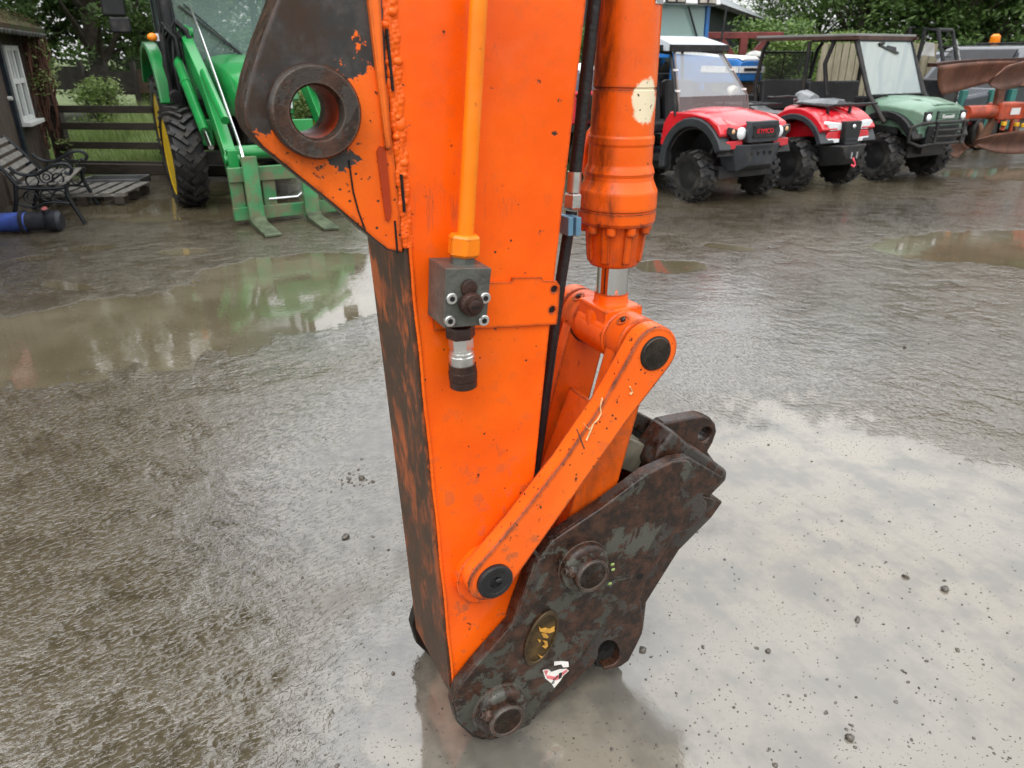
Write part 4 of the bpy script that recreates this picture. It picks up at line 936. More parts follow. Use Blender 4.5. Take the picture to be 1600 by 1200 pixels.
MB().tube([(-.30, -.585, 1.105), (-.30, .585, 1.105), (-.635, .585, 1.80), (-.635, -.585, 1.80)], .018, 6, closed=True).build('screen_frame', BLK, ws_)
MB().bar((-.60, -.16, 1.74), (-.535, .20, 1.64), .03, .012, (1, 0, .4)).bar((-.585, .0, 1.715), (-.56, .16, 1.69), .05, .02, (1, 0, .4)).tube([(-.60, -.18, 1.75), (-.60, -.08, 1.77)], .022, 8).build('wiper', BLK, ws_)
MB().box((-.645, 0, 1.835), (.06, 1.33, .05)).build('roof_front_edge', simple('brown_roof_rail', (.06, .03, .024)), v)
MB().box((-1.52, 0, 1.872), (1.80, 1.32, .03)).build('roof', simple('grey_roof_sheet', (.20, .205, .20), .35, 0, .15, 3), v, bevel=.004)
bb_ = MB()
for z in (.62, .70): bb_.tube([(.56, -.36, z), (.60, 0, z), (.56, .36, z)], .018, 8)
for y in (-.30, .30): bb_.box((.575, y, .68), (.03, .04, .26))
for s in (-1, 1): bb_.tube([(.54, s*.30, .80), (.50, s*.50, .79), (.42, s*.62, .74), (.42, s*.62, .56), (.50, s*.48, .50), (.56, s*.30, .53)], .022, 8)
bb_.tube([(.55, -.32, .80), (.60, 0, .80), (.55, .32, .80)], .022, 8).tube([(.55, -.32, .53), (.59, 0, .53), (.55, .32, .53)], .022, 8)
bb_.build('bull_bar', DARKM, v)
MB().box((.44, 0, .64), (.10, .70, .22)).build('bumper', BLK, v, bevel=.01)
MB().box((-1.2, 0, .40), (3.0, .80, .14)).box((.1, 0, .48), (.6, .5, .2)).bar((.05, -.5, .32), (.05, .5, .32), .07, .06).build('chassis', DARKM, v)
MB().box((-.50, 0, .78), (.16, 1.1, .62)).build('dash_panel', BLK, v, bevel=.02)
for x in (-1.1, -2.0):
    se = MB().box((x, 0, .74), (.48, 1.12, .14)).build('bench_seat', SEATM, v, bevel=.03)
    MB().box((x-.27, 0, 1.03), (.10, 1.14, .46), Matrix.Rotation(-.12, 3, 'Y')).build('seat_back', SEATM, se, bevel=.03)
MB().box((-2.75, 0, .88), (.8, 1.2, .3)).build('cargo_bed', BLK, v, bevel=.01)
scn = MB(); scn.tube([(-2.33, -.58, 1.05), (-2.33, -.58, 1.66), (-2.33, .58, 1.66), (-2.33, .58, 1.05)], .018, 8, closed=True).tube([(-2.33, -.08, 1.05), (-2.33, -.08, 1.66)], .012, 6)
sf = scn.build('screen_frame', BLK, v)
MESH = NT('dark_mesh'); _w = MESH.n('ShaderNodeTexChecker', {'Vector': MESH.obj(), 'Scale': 150}).outputs['Fac']; MESH.P(Base_Color=(.02, .022, .02), Alpha=.58, Roughness=.6)
MB().add([(-2.33, -.57, 1.05), (-2.33, .57, 1.05), (-2.33, .57, 1.65), (-2.33, -.57, 1.65)], [(0, 1, 2, 3)]).build('rear_mesh', MESH.m, sf, fix=False, smooth=0)
MB().tube([(-.70+.17*math.sin(a)*.4, .28+.17*math.cos(a), 1.12+.17*math.sin(a)) for a in [2*PI*k/20 for k in range(20)]], .014, 6, closed=True).build('steering_wheel', BLK, v)
MB().box((-1.16, -.60, .92), (.62, .04, .26)).build('door', BLK, v, bevel=.01)
# ------------------------------------------------------------------ green tractor with loader and pallet forks
o = V((-2.96, 9.14, 0)) - HX*.08
t = thing('tractor', 'green tractor with a front loader and pallet forks standing before the paddock gate', 'tractor', o, HD)
for y in (-.88, .88): wheel(t, 'agf', (0, y, .55), .55, .34, .40, 'ag', YEL, .0, .06)
for y in (-.66, .66): wheel(t, 'agy', (-2.35, y, .70), .70, .40, .42, 'ag', YEL, 0, .08)
hd = MB().loft([sect(-1.0, .36, 1.05, 1.48, 1.60, .03), sect(-.5, .37, 1.0, 1.46, 1.56, .03), sect(.1, .36, .98, 1.36, 1.47, .03), sect(.42, .33, .98, 1.26, 1.36, .03), sect(.55, .29, 1.0, 1.18, 1.27, .02)]).build('bonnet', JG, t, bevel=.02, seg=3)
MB().box((.46, 0, .88), (.16, .52, .36)).build('grille', BLK, t, bevel=.02)
for s in (-1, 1):
    MB().box((.53, s*.185, 1.12), (.10, .20, .13)).build('headlight', LENS, t, bevel=.02)
    MB().box((-.4, s*.345, .90), (1.1, .03, .34)).build('side_screen', BLK, t)
MB().box((-1.2, 0, .70), (2.8, .46, .42)).bar((0, -.8, .52), (0, .8, .52), .16, .14).bar((-2.35, -.7, .7), (-2.35, .7, .7), .25, .25).build('chassis', DARKM, t)
# cab
cb_ = MB()
for s in (-1, 1):
    cb_.bar((-1.02, s*.58, 1.05), (-1.12, s*.64, 2.55), .07, .10, (1, 0, 0)).bar((-1.75, s*.66, 1.2), (-1.75, s*.66, 2.55), .06, .06).bar((-2.45, s*.64, 1.3), (-2.42, s*.64, 2.55), .07, .08)
cb_.bar((-1.02, -.62, 1.08), (-1.02, .62, 1.08), .06, .08)
cf = cb_.build('cab_frame', BLK, t)
MB().box((-1.75, 0, 2.64), (1.65, 1.45, .18), taper=.93).build('cab_roof', JG, t, bevel=.04)
MB().box((-1.7, 0, 1.08), (1.3, 1.2, .3)).box((-2.2, 0, 1.35), (.16, .5, .6)).build('cab_floor', BLK, t)
MB().add([(-1.03, -.58, 1.12), (-1.03, .58, 1.12), (-1.11, .62, 2.52), (-1.11, -.62, 2.52)], [(0, 1, 2, 3)]).build('windscreen', CLEAR, cf, fix=False, smooth=0)
for s in (-1, 1): MB().add([(-1.05, s*.60, 1.2), (-2.4, s*.65, 1.3), (-2.4, s*.65, 2.52), (-1.13, s*.65, 2.52)], [(0, 1, 2, 3)]).build('side_window', CLEAR, cf, fix=False, smooth=0)
MB().add([(-2.43, -.68, 1.35), (-2.43, .68, 1.35), (-2.42, .68, 2.52), (-2.42, -.68, 2.52)], [(0, 1, 2, 3)]).build('rear_window', CLEAR, cf, fix=False, smooth=0)
MB().bar((-.99, .10, 1.62), (-1.06, -.52, 2.15), .02, .035, (1, 0, 0)).bar((-.99, .14, 1.60), (-1.07, -.46, 2.17), .014, .02, (1, 0, 0)).build('wiper', BLK, cf)
MB().tube([(-1.35+.06*math.sin(a), .19*math.cos(a), 1.58+.18*math.sin(a)) for a in [2*PI*k/24 for k in range(24)]], .014, 6, closed=True).build('steering_wheel', BLK, t)
MB().bar((-1.15, .1, 2.32), (-1.15, .38, 2.30), .03, .13).build('cab_mirror', BLK, cf)
for s in (-1, 1):
    MB().plate(arch(-2.3, .80, .90, .98, 15, 150), [], xz(s*.72), xz(s*.88)).build('rear_wing', JG, t, bevel=.02)
    pass
# mirror and lamp
for s in (-1, 1):
    mr_ = MB().tube([(-1.1, s*.72, 2.35), (-.95, s*1.1, 2.38), (-.95, s*1.22, 2.3)], .016, 8).build('mirror_arm', BLK, t)
    MB().box((-.95, s*1.24, 2.16), (.07, .24, .28)).build('mirror', BLK, mr_, bevel=.025)
    MB().box((-.95, s*1.20, 1.93), (.07, .22, .17)).build('lower_mirror', BLK, mr_, bevel=.025)
lm = MB().ell((-.62, -.92, 1.80), (.04, .055, .045), 12, 8).build('indicator', AMBL, t)
MB().box((-.64, -.86, 1.80), (.04, .04, .08)).build('lamp_bracket', LENS, lm)
MB().tube([(-.9, -.70, 1.0), (-.9, -.70, 2.3), (-.95, -.70, 3.0)], .07, 12).build('exhaust', BLK, t)
# black hoses bundled at the loader mast
hb_ = MB()
for k in range(16):
    x0, y0 = -.62+rnd.uniform(-.08, .08), -.74+rnd.uniform(-.10, .10); z0 = 1.86+rnd.uniform(-.05, .12)
    hb_.tube([(x0, y0, 1.15+rnd.uniform(-.1, .12)), (x0+rnd.uniform(-.06, .06), y0+rnd.uniform(-.05, .05), 1.5), (x0, y0, z0-.08), (x0+.03, y0+rnd.uniform(0, .10), z0), (x0+.04, y0+.12, z0-.10), (x0+.04, y0+.13, z0-.30)], .022, 7)
hb_.build('hose_bundle', RUBBER, t)
MB().cyl((-.5, -.80, 1.18), (-.42, -.80, 1.16), .07, 14).build('coupling_block', DARKM, t)
# loader
for s in (-1, 1):
    MB().bar((-.85, s*.56, .62), (-.85, s*.56, 1.86), .10, .20, (1, 0, 0)).box((-.75, s*.50, .75), (.5, .12, .3)).build('loader_mast', JG, t, bevel=.01)
    la = MB().plate([(-.95, 1.88), (-.80, 1.94), (.35, 1.36), (1.10, .72), (1.22, .50), (1.08, .46), (.92, .66), (.25, 1.18), (-.9, 1.74)], [], xz(s*.50), xz(s*.62)).build('loader_arm', JG, t, bevel=.012)
    MB().cyl((-.87, s*.44, 1.86), (-.87, s*.72, 1.86), .06, 14).build('arm_pivot', JG, la)
    rc = MB().tube([(-.70, s*.70, 1.62), (.62, s*.70, .86)], .055, 14).tube([(-.2, s*.70, 1.332), (-.16, s*.70, 1.31)], .062, 14).build('lift_ram', JG, t)
    MB().tube([(.60, s*.70, .872), (.86, s*.70, .72)], .03, 12).build('ram_rod', CHROME, rc)
    MB().tube([(.25, s*.56, 1.44), (1.1, s*.56, 1.0)], .045, 12).build('tilt_ram', JG, t)
    MB().box((1.16, s*.56, .50), (.16, .10, .44)).cyl((1.16, s*.48, .62), (1.16, s*.64, .62), .05, 12).build('arm_knuckle', JG, la, bevel=.008)
MB().tube([(-.78, -.43, 2.12), (-.30, -.44, 1.80), (1.12, -.45, .72), (1.18, -.45, .64)], .014, 8).build('level_rod', SILV, t)
MB().cyl((.95, -.6, .66), (.95, .6, .66), .075, 16).build('cross_tube', JG, t)
hp = MB().box((1.02, .05, .88), (.05, .62, .20)).build('front_panel', JG, t, bevel=.01)
hf = MB()
hf.box((1.42, 0, .50), (.07, 1.34, .14)).box((1.42, 0, .11), (.07, 1.34, .13))
for y in (-.60, -.28, .33, .60): hf.box((1.40, y, .30), (.06, .13, .34))
hf = hf.build('fork_carriage', JG2, t, bevel=.006)
MB().tube([(1.44, -.30, .24), (1.44, .0, .24), (1.44, .08, .30), (1.44, .24, .30)], .012, 8).build('latch_rod', SILV, hf)
for y in (-.46, .12):
    MB().plate([(1.552, .09), (1.625, .050), (2.18, .028), (2.18, .006), (1.56, .002), (1.52, .03)], [], xz(y-.079), xz(y+.079)).build('worn_fork_tip', simple('bare_fork_steel', (.075, .095, .055), .5, .3, .4, 9, .2, 40), t, bevel=.003)
    MB().plate([(1.47, .68), (1.52, .68), (1.55, .07), (1.62, .042), (2.16, .022), (2.16, .008), (1.55, .004), (1.48, .03)], [], xz(y-.075), xz(y+.075)).build('fork_tine', JG2, t, bevel=.004)

# ------------------------------------------------------------------ blue tractor behind
nose = AtY(1172, 107, 13.3); nose.z = 0
bt = thing('tractor', 'old blue tractor with a white cab roof and rust brown front end', 'tractor', nose - HX*.35, HD)
for y in (-.68, .68): wheel(bt, 'agb', (0, y, .44), .44, .26, .24, 'ag', WHITEP, 0, .05)
for y in (-.80, .80): wheel(bt, 'agr', (-2.2, y, .80), .80, .46, .46, 'ag', WHITEP, 0, .08)
bn = MB().loft([sect(-1.3, .30, 1.16, 1.50, 1.64, .02), sect(-.2, .30, 1.18, 1.48, 1.60, .02), sect(.30, .30, 1.20, 1.46, 1.56, .02), sect(.38, .27, 1.22, 1.44, 1.52, .01)]).build('bonnet', BLUEP, bt, bevel=.015)
MB().loft([[V((x, -.22, z)), V((x, -.15, z+.03)), V((x, .15, z+.03)), V((x, .22, z))] for x, z in ((-1.3, 1.645), (.30, 1.57), (.37, 1.54))]).build('bonnet_top', WHITEP, bn)
MB().box((-.05, -.303, 1.40), (.86, .012, .10)).box((-.05, .303, 1.40), (.86, .012, .10)).box((.385, 0, 1.40), (.012, .56, .10)).build('stripe', WHITEP, bn)
MB().box((.392, .02, 1.40), (.012, .40, .045)).build('badge_bar', DARKM, bn)
Mt = Matrix.Translation((.15, -.312, 1.40)) @ Matrix.Rotation(PI/2, 4, 'X')
MB().text('10', .10, Mt, .003).build('bonnet_number', DARKM, bn, smooth=0)
MB().box((.16, 0, .86), (.36, .34, .66), taper=.9).box((.3, 0, .62), (.3, .6, .2)).build('front_casting', RUSTB, bt, bevel=.02)
MB().box((-1.2, 0, .75), (2.4, .44, .5)).bar((0, -.62, .44), (0, .62, .44), .12, .12).bar((-2.2, -.7, .8), (-2.2, .7, .8), .2, .2).build('chassis', DARKM, bt)
for s in (-1, 1):
    lmp = MB().lathe([(.05, -.12), (.09, -.06), (.10, .04), (.085, .05)], (.34, s*.30, 1.06), (1, 0, -.35), 16).build('lamp_pod', simple('cream_lamp_pod', (.62, .58, .46), .4), bt)
    MB().lathe([(0, .042), (.08, .046)], (.34, s*.30, 1.06), (1, 0, -.35), 16).build('lamp_glass', simple('dull_lamp_glass', (.30, .31, .28), .15, .3), lmp)
cb_ = MB()
cb_.bar((-2.6, -.68, 1.25), (-2.6, .68, 1.25), .08, .08)
for s in (-1, 1): cb_.bar((-1.42, s*.62, 1.3), (-2.65, s*.68, 1.25), .07, .07).bar((-1.42, s*.62, 1.0), (-1.50, s*.66, 2.44), .08, .09, (1, 0, 0)).bar((-2.7, s*.68, 1.2), (-2.6, s*.66, 2.44), .09, .09)
cb_.bar((-1.42, -.62, 1.62), (-1.42, .62, 1.62), .08, .08); cfm = cb_.build('cab_frame', BLUEP, bt)
rfb = MB().box((-2.0, 0, 2.55), (1.5, 1.56, .20), taper=.92).build('cab_roof', WHITEP, bt, bevel=.03)
for y in (-.44, -.22, .30, .52):
    MB().box((-1.235, y, 2.53), (.04, .17, .12)).build('work_lamp', simple('work_lamp_glass', (.36, .33, .28), .15, .4), rfb, bevel=.01)
MB().box((-1.25, -.33, 2.53), (.035, .45, .16)).box((-1.25, .41, 2.53), (.035, .42, .16)).build('lamp_housing', DARKM, rfb)
MB().add([(-1.42, -.57, 1.64), (-1.42, .57, 1.64), (-1.49, .61, 2.44), (-1.49, -.61, 2.44)], [(0, 1, 2, 3)]).build('windscreen', glass('green_tint_glass', (.28, .42, .38), .62), cfm, fix=False, smooth=0)
for s in (-1, 1): MB().add([(-1.46, s*.66, 1.3), (-2.65, s*.68, 1.3), (-2.6, s*.67, 2.44), (-1.52, s*.67, 2.44)], [(0, 1, 2, 3)]).build('side_window', CLEAR, cfm, fix=False, smooth=0)
MB().bar((-1.44, .15, 2.42), (-1.40, .50, 1.72), .02, .03, (1, 0, 0)).build('wiper', BLK, cfm)
MB().tube([(-1.3, .86, 1.3), (-1.25, .86, 1.9), (-1.3, .95, 2.45)], .02, 8).build('mirror_arm', BLK, bt)
MB().box((-2.1, 0, 1.1), (1.2, 1.1, .4)).box((-2.3, 0, 1.5), (.2, .5, .6)).build('cab_floor', BLK, bt)

# ------------------------------------------------------------------ rusty plough on the right
po_ = V((7.75, 12.5, 0)); PH = R(24)
pgh = thing('plough', 'rusty reversible plough with big curved mouldboards at the right edge of the yard', 'plough', po_, PH)
def pq(x, y, off=0):
    """pixel -> the plough's own upright plane"""
    n = V((math.sin(PH), -math.cos(PH), 0)); d = ray(x, y); c = V((0, 0, H)); o_ = po_ + n*off
    g = c + d*((o_-c).dot(n)/d.dot(n)) - po_
    return V((g.x*math.cos(PH)+g.y*math.sin(PH), -off, g.z))
def board(name, top_, bot, off, bulge, mat):
    """a curved plate between an upper and a lower edge"""
    NX, NZ = 14, 7; rings = []
    def along(l, t_):
        k = min(len(l)-2, int(t_*(len(l)-1))); f = t_*(len(l)-1)-k; return pq(*l[k], off).lerp(pq(*l[k+1], off), f)
    for i in range(NX+1):
        a = along(top_, i/NX); b = along(bot, i/NX)
        rings.append([b.lerp(a, k/NZ) + V((0, -bulge*math.sin(PI*.5*k/NZ)**2 + bulge*.8*math.sin(PI*k/NZ) + .10*(i/NX-.5), 0)) for k in range(NZ+1)])
    o_ = MB().loft(rings, caps=False, closed=False).build(name, mat, pgh, fix=False, smooth=60)
    md = o_.modifiers.new('thickness', 'SOLIDIFY'); md.thickness = .016; return o_
board('mouldboard', [(1456, 103), (1490, 99), (1530, 96), (1570, 95), (1625, 93)], [(1466, 149), (1490, 144), (1528, 134), (1570, 124), (1620, 118)], .05, .05, PLOWM)
board('mouldboard', [(1540, 118), (1560, 102), (1590, 95), (1640, 92), (1700, 92)], [(1545, 136), (1560, 142), (1580, 138), (1630, 126), (1700, 118)], .40, .10, PLOWM)
board('mouldboard', [(1478, 224), (1490, 219), (1502, 222), (1508, 228), (1516, 231)], [(1476, 240), (1488, 247), (1496, 246), (1504, 240), (1516, 232)], .10, .04, PLOWM)
board('mouldboard', [(1514, 216), (1545, 208), (1580, 204), (1640, 203), (1720, 205)], [(1522, 228), (1550, 238), (1585, 241), (1640, 236), (1720, 226)], .12, .08, PLOWM)
tb_ = MB()
for a, b in zip([(1456, 103), (1490, 99), (1530, 96), (1570, 95)], [(1490, 99), (1530, 96), (1570, 95), (1625, 93)]): tb_.bar(pq(*a, .0)+V((0, 0, .012)), pq(*b, .0)+V((0, 0, .012)), .16, .05)
tb_.build('board_stiffener', simple('dark_rust_edge', (.045, .018, .012), .6, .2, .3, 8), pgh)
MB().plate([(pq(*p).x, pq(*p).z) for p in [(1530, 131), (1548, 120), (1572, 112), (1590, 114), (1574, 124), (1556, 130), (1548, 135)]], [], xz(-.66), xz(-.64)).build('share', PLOWM, pgh)
bmn = MB().cyl((-.75, 0, .80), (-.1, 0, .80), .10, 18).build('beam_tube', PLOWR, pgh)
MB().box((.20, 0, .80), (.62, .26, .26)).build('beam_casting', PLOWR, pgh, bevel=.03)
MB().box((.24, -.132, .80), (.22, .004, .10)).build('white_label', WHITEP, pgh)
MB().plate([(-.18, 1.26), (-.02, 1.24), (.04, .70), (-.12, .70)], [], xz(-.05), xz(.02)).build('upper_leg', PLOWM, pgh, bevel=.006)
MB().plate([(-.14, .70), (.0, .72), (-.20, .24), (-.34, .26)], [], xz(-.05), xz(.02)).build('lower_leg', RUSTB, pgh, bevel=.006)
MB().plate([(.62, .66), (.90, .58), (1.05, .95), (1.20, 1.48), (.98, 1.40), (.78, 1.0)], [], xz(-.40), xz(-.22)).build('headstock', PLOWR, pgh, bevel=.03)
MB().cyl((.55, -.35, .70), (.95, -.30, .62), .08, 14).ell((.62, -.34, .84), (.10, .10, .08), 10, 8).build('turnover_ram', PLOWR, pgh)
MB().bar((.72, -.35, .62), (.56, -.40, .0), .07, .05).build('parking_stand', RUSTB, pgh)
for k, (x, z) in enumerate([(.02, .62), (.34, .60), (.52, .58)]): MB().box((x, -.14, z), (.08, .05, .06)).build('yellow_cap', simple('yellow_cap', (.72, .42, .02), .4), pgh, bevel=.01)
MB().bar((.10, -.10, .66), (.04, -.12, .52), .06, .03).bar((.28, -.1, .66), (.26, -.12, .44), .03, .03).build('shear_bracket', PLOWR, pgh)

# ------------------------------------------------------------------ machines further back on the right
def place(x, y, Y): p = AtY(x, y, Y); p.z = 0; return p
VANM = simple('dark_grey_car_paint', (.035, .042, .055), .22, .2, .1, 2, coat=.5); VANB = simple('blue_grey_car_paint', (.06, .075, .11), .25, .2, .1, 2, coat=.5)
def car(name, label, loc, rz, mat, L_, W_, Hh, group=None, beacon=False):
    c = thing(name, label, 'pickup' if beacon else 'car', loc, rz, group)
    prof = [(-L_*.5, .45), (-L_*.5, .95), (-L_*.42, 1.0), (-L_*.30, Hh-.04), (L_*.10, Hh), (L_*.16, Hh-.06), (L_*.30, 1.05), (L_*.48, .95), (L_*.5, .5)]
    b_ = MB().plate(prof, [], xz(-W_/2), xz(W_/2)).build('body', mat, c, bevel=.07, seg=3)
    gp_ = [(-L_*.38, 1.04), (-L_*.28, Hh-.13), (L_*.09, Hh-.09), (L_*.23, 1.08)]
    for s in (-1, 1):
        MB().plate(gp_, [], xz(s*(W_/2-.01)), xz(s*(W_/2+.012))).build('side_window', simple('dark_window', (.012, .014, .017), .06), c, bevel=.02)
        MB().bar((-L_*.1, s*(W_/2+.015), 1.04), (-L_*.1, s*(W_/2+.015), Hh-.1), .06, .015, (0, 1, 0)).build('window_pillar', mat, c)
        for x in (-L_*.32, L_*.32): MB().cyl((x, s*(W_/2-.18), .34), (x, s*(W_/2+.01), .34), .34, 24, c=.03).build('wheel', TYRE, c)
    MB().plate([(-W_*.42, 1.06), (W_*.42, 1.06), (W_*.38, Hh-.08), (-W_*.38, Hh-.08)], [], lambda y, z: V((L_*.30-(z-1.05)*L_*.14/(Hh-1.05)*1.0+.02, y, z)), lambda y, z: V((L_*.30-(z-1.05)*L_*.14/(Hh-1.05)-.03, y, z))).build('windscreen', simple('dark_window', (.012, .014, .017), .06), c)
    for s in (-1, 1): MB().box((L_*.49, s*W_*.36, .78), (.08, .3, .14)).build('headlight', LENS, c, bevel=.03)
    if beacon:
        MB().lathe([(.09, 0), (.10, .02), (.09, .14), (.05, .18), (0, .185)], (-L_*.05, -W_*.30, Hh+.03), (0, 0, 1), 16).build('beacon', AMBL, c)
        MB().cyl((-L_*.05, -W_*.30, Hh-.02), (-L_*.05, -W_*.30, Hh+.035), .11, 16).build('beacon_base', BLK, c)
        MB().box((-L_*.1, 0, Hh+.02), (1.3, 1.25, .05)).build('roof_rack', BLK, c, bevel=.01)
    return c
car('pickup', 'dark pickup with an amber beacon on its roof behind the plough', place(1575, 95, 15.8), R(205), VANM, 4.6, 1.75, 1.80, beacon=True)
car('car', 'blue grey estate car partly hidden behind the plough mouldboard', place(1512, 95, 18.5), R(215), VANB, 4.3, 1.75, 1.72)
# black framed machine with a white side panel behind the green vehicle
mp_ = place(1462, 95, 13.7)
mf = thing('yard_machine', 'black framed machine with pale lettering standing behind the green vehicle', 'machine', mp_, R(-50))
MB().box((0, 0, .8), (.7, .6, .9)).build('machine_body', BLK, mf, bevel=.03)
fr_ = MB()
for y in (-.28, .28): fr_.tube([(.34, y, .4), (.34, y, 1.25), (.05, y, 2.0), (-.4, y, 2.05), (-.45, y, .5)], .035, 8)
fr_.tube([(.05, -.28, 2.0), (.05, .28, 2.0)], .03, 8).build('guard_frame', BLK, mf)
for k in range(6): MB().box((.20-.02*k*0, -.12, 1.35+.08*k), (.03, .34, .02)).build('guard_slat', DARKM, mf)
MB().plate([(.30, 1.30), (.37, 1.30), (.14, 1.86), (.08, 1.86)], [], xz(.30), xz(.33)).build('letter_panel', simple('lettered_panel', (.30, .31, .31), .4, 0, .9, 30), mf)
MB().plate([(-.12, 1.62), (.08, 1.60), (.03, 1.80), (-.10, 1.82)], [], xz(-.31), xz(-.28)).build('white_panel', simple('dull_white_panel', (.42, .42, .41), .5), mf)
ri = thing('seed_drill', 'red and green farm implement glimpsed under the plough boards', 'implement', place(1515, 160, 14.6), R(20))
MB().box((0, 0, .62), (2.2, .5, .34)).build('hopper', simple('dull_red_paint', (.36, .02, .03), .4, 0, .2), ri, bevel=.03)
for x in (-.95, -.55, .15, .65): MB().box((x, -.30, .70), (.14, .08, .70)).build('leg', simple('teal_paint', (.02, .13, .11), .45, 0, .2), ri, bevel=.01)
for x in (-.9, 0, .9): MB().cyl((x-.05, -.1, .3), (x+.05, -.1, .3), .3, 24, c=.01).build('disc', RUSTB, ri)
Mt = Matrix.Translation((-.05, -.255, .62)) @ Matrix.Rotation(PI/2, 4, 'X')
MB().box((-.05, -.252, .60), (.5, .006, .10)).build('lettered_strip', simple('worn_red_label', (.5, .10, .10), .4, 0, .6, 40), ri)
# red gantry frame behind the blue tractor's bonnet
gy = thing('implement_frame', 'dark red forked steel frame rising behind the blue tractor', 'steel frame', place(1160, 80, 16.2), R(-5))
GYM = simple('oxide_red_steel', (.13, .022, .018), .5, .2, .3, 8)
MB().bar((-.75, 0, 1.98), (.75, 0, 1.98), .12, .12).build('top_beam', GYM, gy, bevel=.01)
for s in (-1, 1): MB().bar((s*.45, 0, 1.93), (s*.06, 0, 1.45), .10, .10).build('brace', GYM, gy)
MB().bar((0, 0, 0), (0, 0, 1.95), .14, .14).build('post', GYM, gy)
MB().box((0, 0, .05), (.8, .6, .1)).build('foot', GYM, gy)
gps = thing('dish_aerial', 'small pale dome aerial on a black post above the blue bonnet', 'aerial', place(1180, 85, 15.2), 0)
MB().cyl((0, 0, 0), (0, 0, 1.55), .05, 10).build('post', BLK, gps)
MB().lathe([(.0, .10), (.10, .08), (.18, .03), (.19, 0), (.10, -.06), (.05, -.08)], (0, 0, 1.6), (0, 0, 1), 20).build('dome', simple('grey_dome', (.35, .35, .33), .4), gps)
# trailer with tank and toolbox, seen between arm and ram
tp = place(925, 180, 11.6); tp.x -= .1
tr = thing('trailer', 'dark flat trailer half hidden behind the excavator arm', 'trailer', tp, R(4))
MB().box((0, 0, .66), (1.7, 1.2, .10)).build('deck', DARKM, tr, bevel=.01)
for y in (-.55, .55): MB().cyl((0, y-.08, .3), (0, y+.08, .3), .3, 24, c=.03).build('wheel', TYRE, tr)
MB().bar((.85, 0, .62), (1.5, 0, .50), .08, .08).build('drawbar', DARKM, tr)
tb = thing('toolbox', 'bright red steel toolbox on the trailer between the arm and the ram', 'toolbox', tp + V((.02, -.35, .712)), R(4))
b_ = MB().box((0, 0, .19), (.62, .36, .38)).build('box', simple('toolbox_red', (.50, .008, .022), .3, 0, .1), tb, bevel=.02)
MB().box((0, 0, .405), (.64, .38, .05)).build('lid', simple('toolbox_red', (.5, .01, .02)), tb, bevel=.015)
MB().box((.05, -.183, .27), (.22, .006, .05)).build('label_strip', WHITEP, tb)
MB().box((.05, -.183, .11), (.22, .006, .05)).build('label_strip', WHITEP, tb)
tk = thing('water_tank', 'brown and white round tank standing on the trailer behind the red toolbox', 'tank', tp + V((-.05, .25, .712)), R(4))
MB().lathe([(.34, 0), (.36, .03), (.36, .62), (.33, .68)], (0, 0, 0), (0, 0, 1), 32).build('drum', simple('brown_drum', (.14, .10, .075), .5, 0, .3), tk)
MB().lathe([(.37, .66), (.375, .70), (.33, .76), (0, .80)], (0, 0, 0), (0, 0, 1), 32).build('lid', WHITEP, tk)
for x in (-.12, .12): MB().box((x, -.365, .36), (.05, .012, .70)).build('strap', simple('grey_blue_strap', (.10, .13, .17), .5), tk)
# ------------------------------------------------------------------ the shed and what stands by it
SA = R(21); SO = V((-5.67, 8.21, 0))
sh = thing('shed', 'dark board shed with a white window and a mossy overgrown roof at the left edge', 'shed', SO, SA)
wl_ = MB(); y = -4.2
while y < 3.28:
    wd = .145; off = rnd.uniform(-.006, .006); wl_.box((-.03+off, y+wd/2, .98), (.035, wd-.006, 1.96)); y += wd
wl_.box((-.07, -.4, .98), (.03, 7.5, 1.96)).box((-1.4, 3.28, .98), (2.7, .035, 1.96)); wl_.build('wall', WOODV, sh)
MOSS = NT('mossy_thatch'); f_ = MOSS.noise(9, 7, .7); MOSS.P(Base_Color=MOSS.mix(MOSS.ss(MOSS.noise(3, 5, .6), .4, .6), MOSS.mix(f_, (.05, .03, .016), (.16, .10, .05)), (.06, .085, .022)), Roughness=.95, Normal=MOSS.bump(MOSS.noise(40, 6, .75), .9, .04)); MOSS = MOSS.m
rf_ = MB().plate([(.26, 1.84), (.30, 1.95), (-1.4, 2.75), (-3.0, 1.95), (-2.96, 1.84), (-1.4, 2.60)], [], lambda x, z: V((x, -4.4, z)), lambda x, z: V((x, 3.62, z))).build('roof', MOSS, sh)
TIN = simple('grey_tin_eave', (.10, .10, .095), .5, .3, .3, 6)
ev = MB()
for k in range(40): ev.tube([(.30, -4.3+.2*k, 1.86), (-.2, -4.3+.2*k, 2.08)], .03, 6)
ev.build('eave_sheet', TIN, rf_)
th = MB()
for k in range(2600):
    y_ = rnd.uniform(-3.5, 3.65); x_ = rnd.uniform(-.6, .30); z_ = 1.93+(.30-x_)*.47+rnd.uniform(0, .10)
    d_ = V((rnd.uniform(-.05, .09), rnd.uniform(-.07, .07), rnd.uniform(-.10, .06))); p_ = V((x_, y_, z_)); q_ = d_.orthogonal().normalized()*.006
    th.add([p_-q_, p_+q_, p_+d_], [(0, 1, 2)])
th.build('thatch_fringe', MOSS, rf_, fix=False, smooth=0)
WF = simple('white_window_frame', (.70, .72, .71), .4, 0, .08, 6)
wn = MB(); y0, y1, z0, z1 = 2.12, 2.84, .84, 1.70
for yy in (y0, (y0+y1)/2, y1): wn.box((.015, yy, (z0+z1)/2), (.06, .07, z1-z0+.06))
for zz_ in (z0, 1.30, z1): wn.box((.012, (y0+y1)/2, zz_), (.05, y1-y0, .06))
for yy in (y0+.24, y1-.24): wn.box((.010, yy, 1.5), (.035, .028, .4))
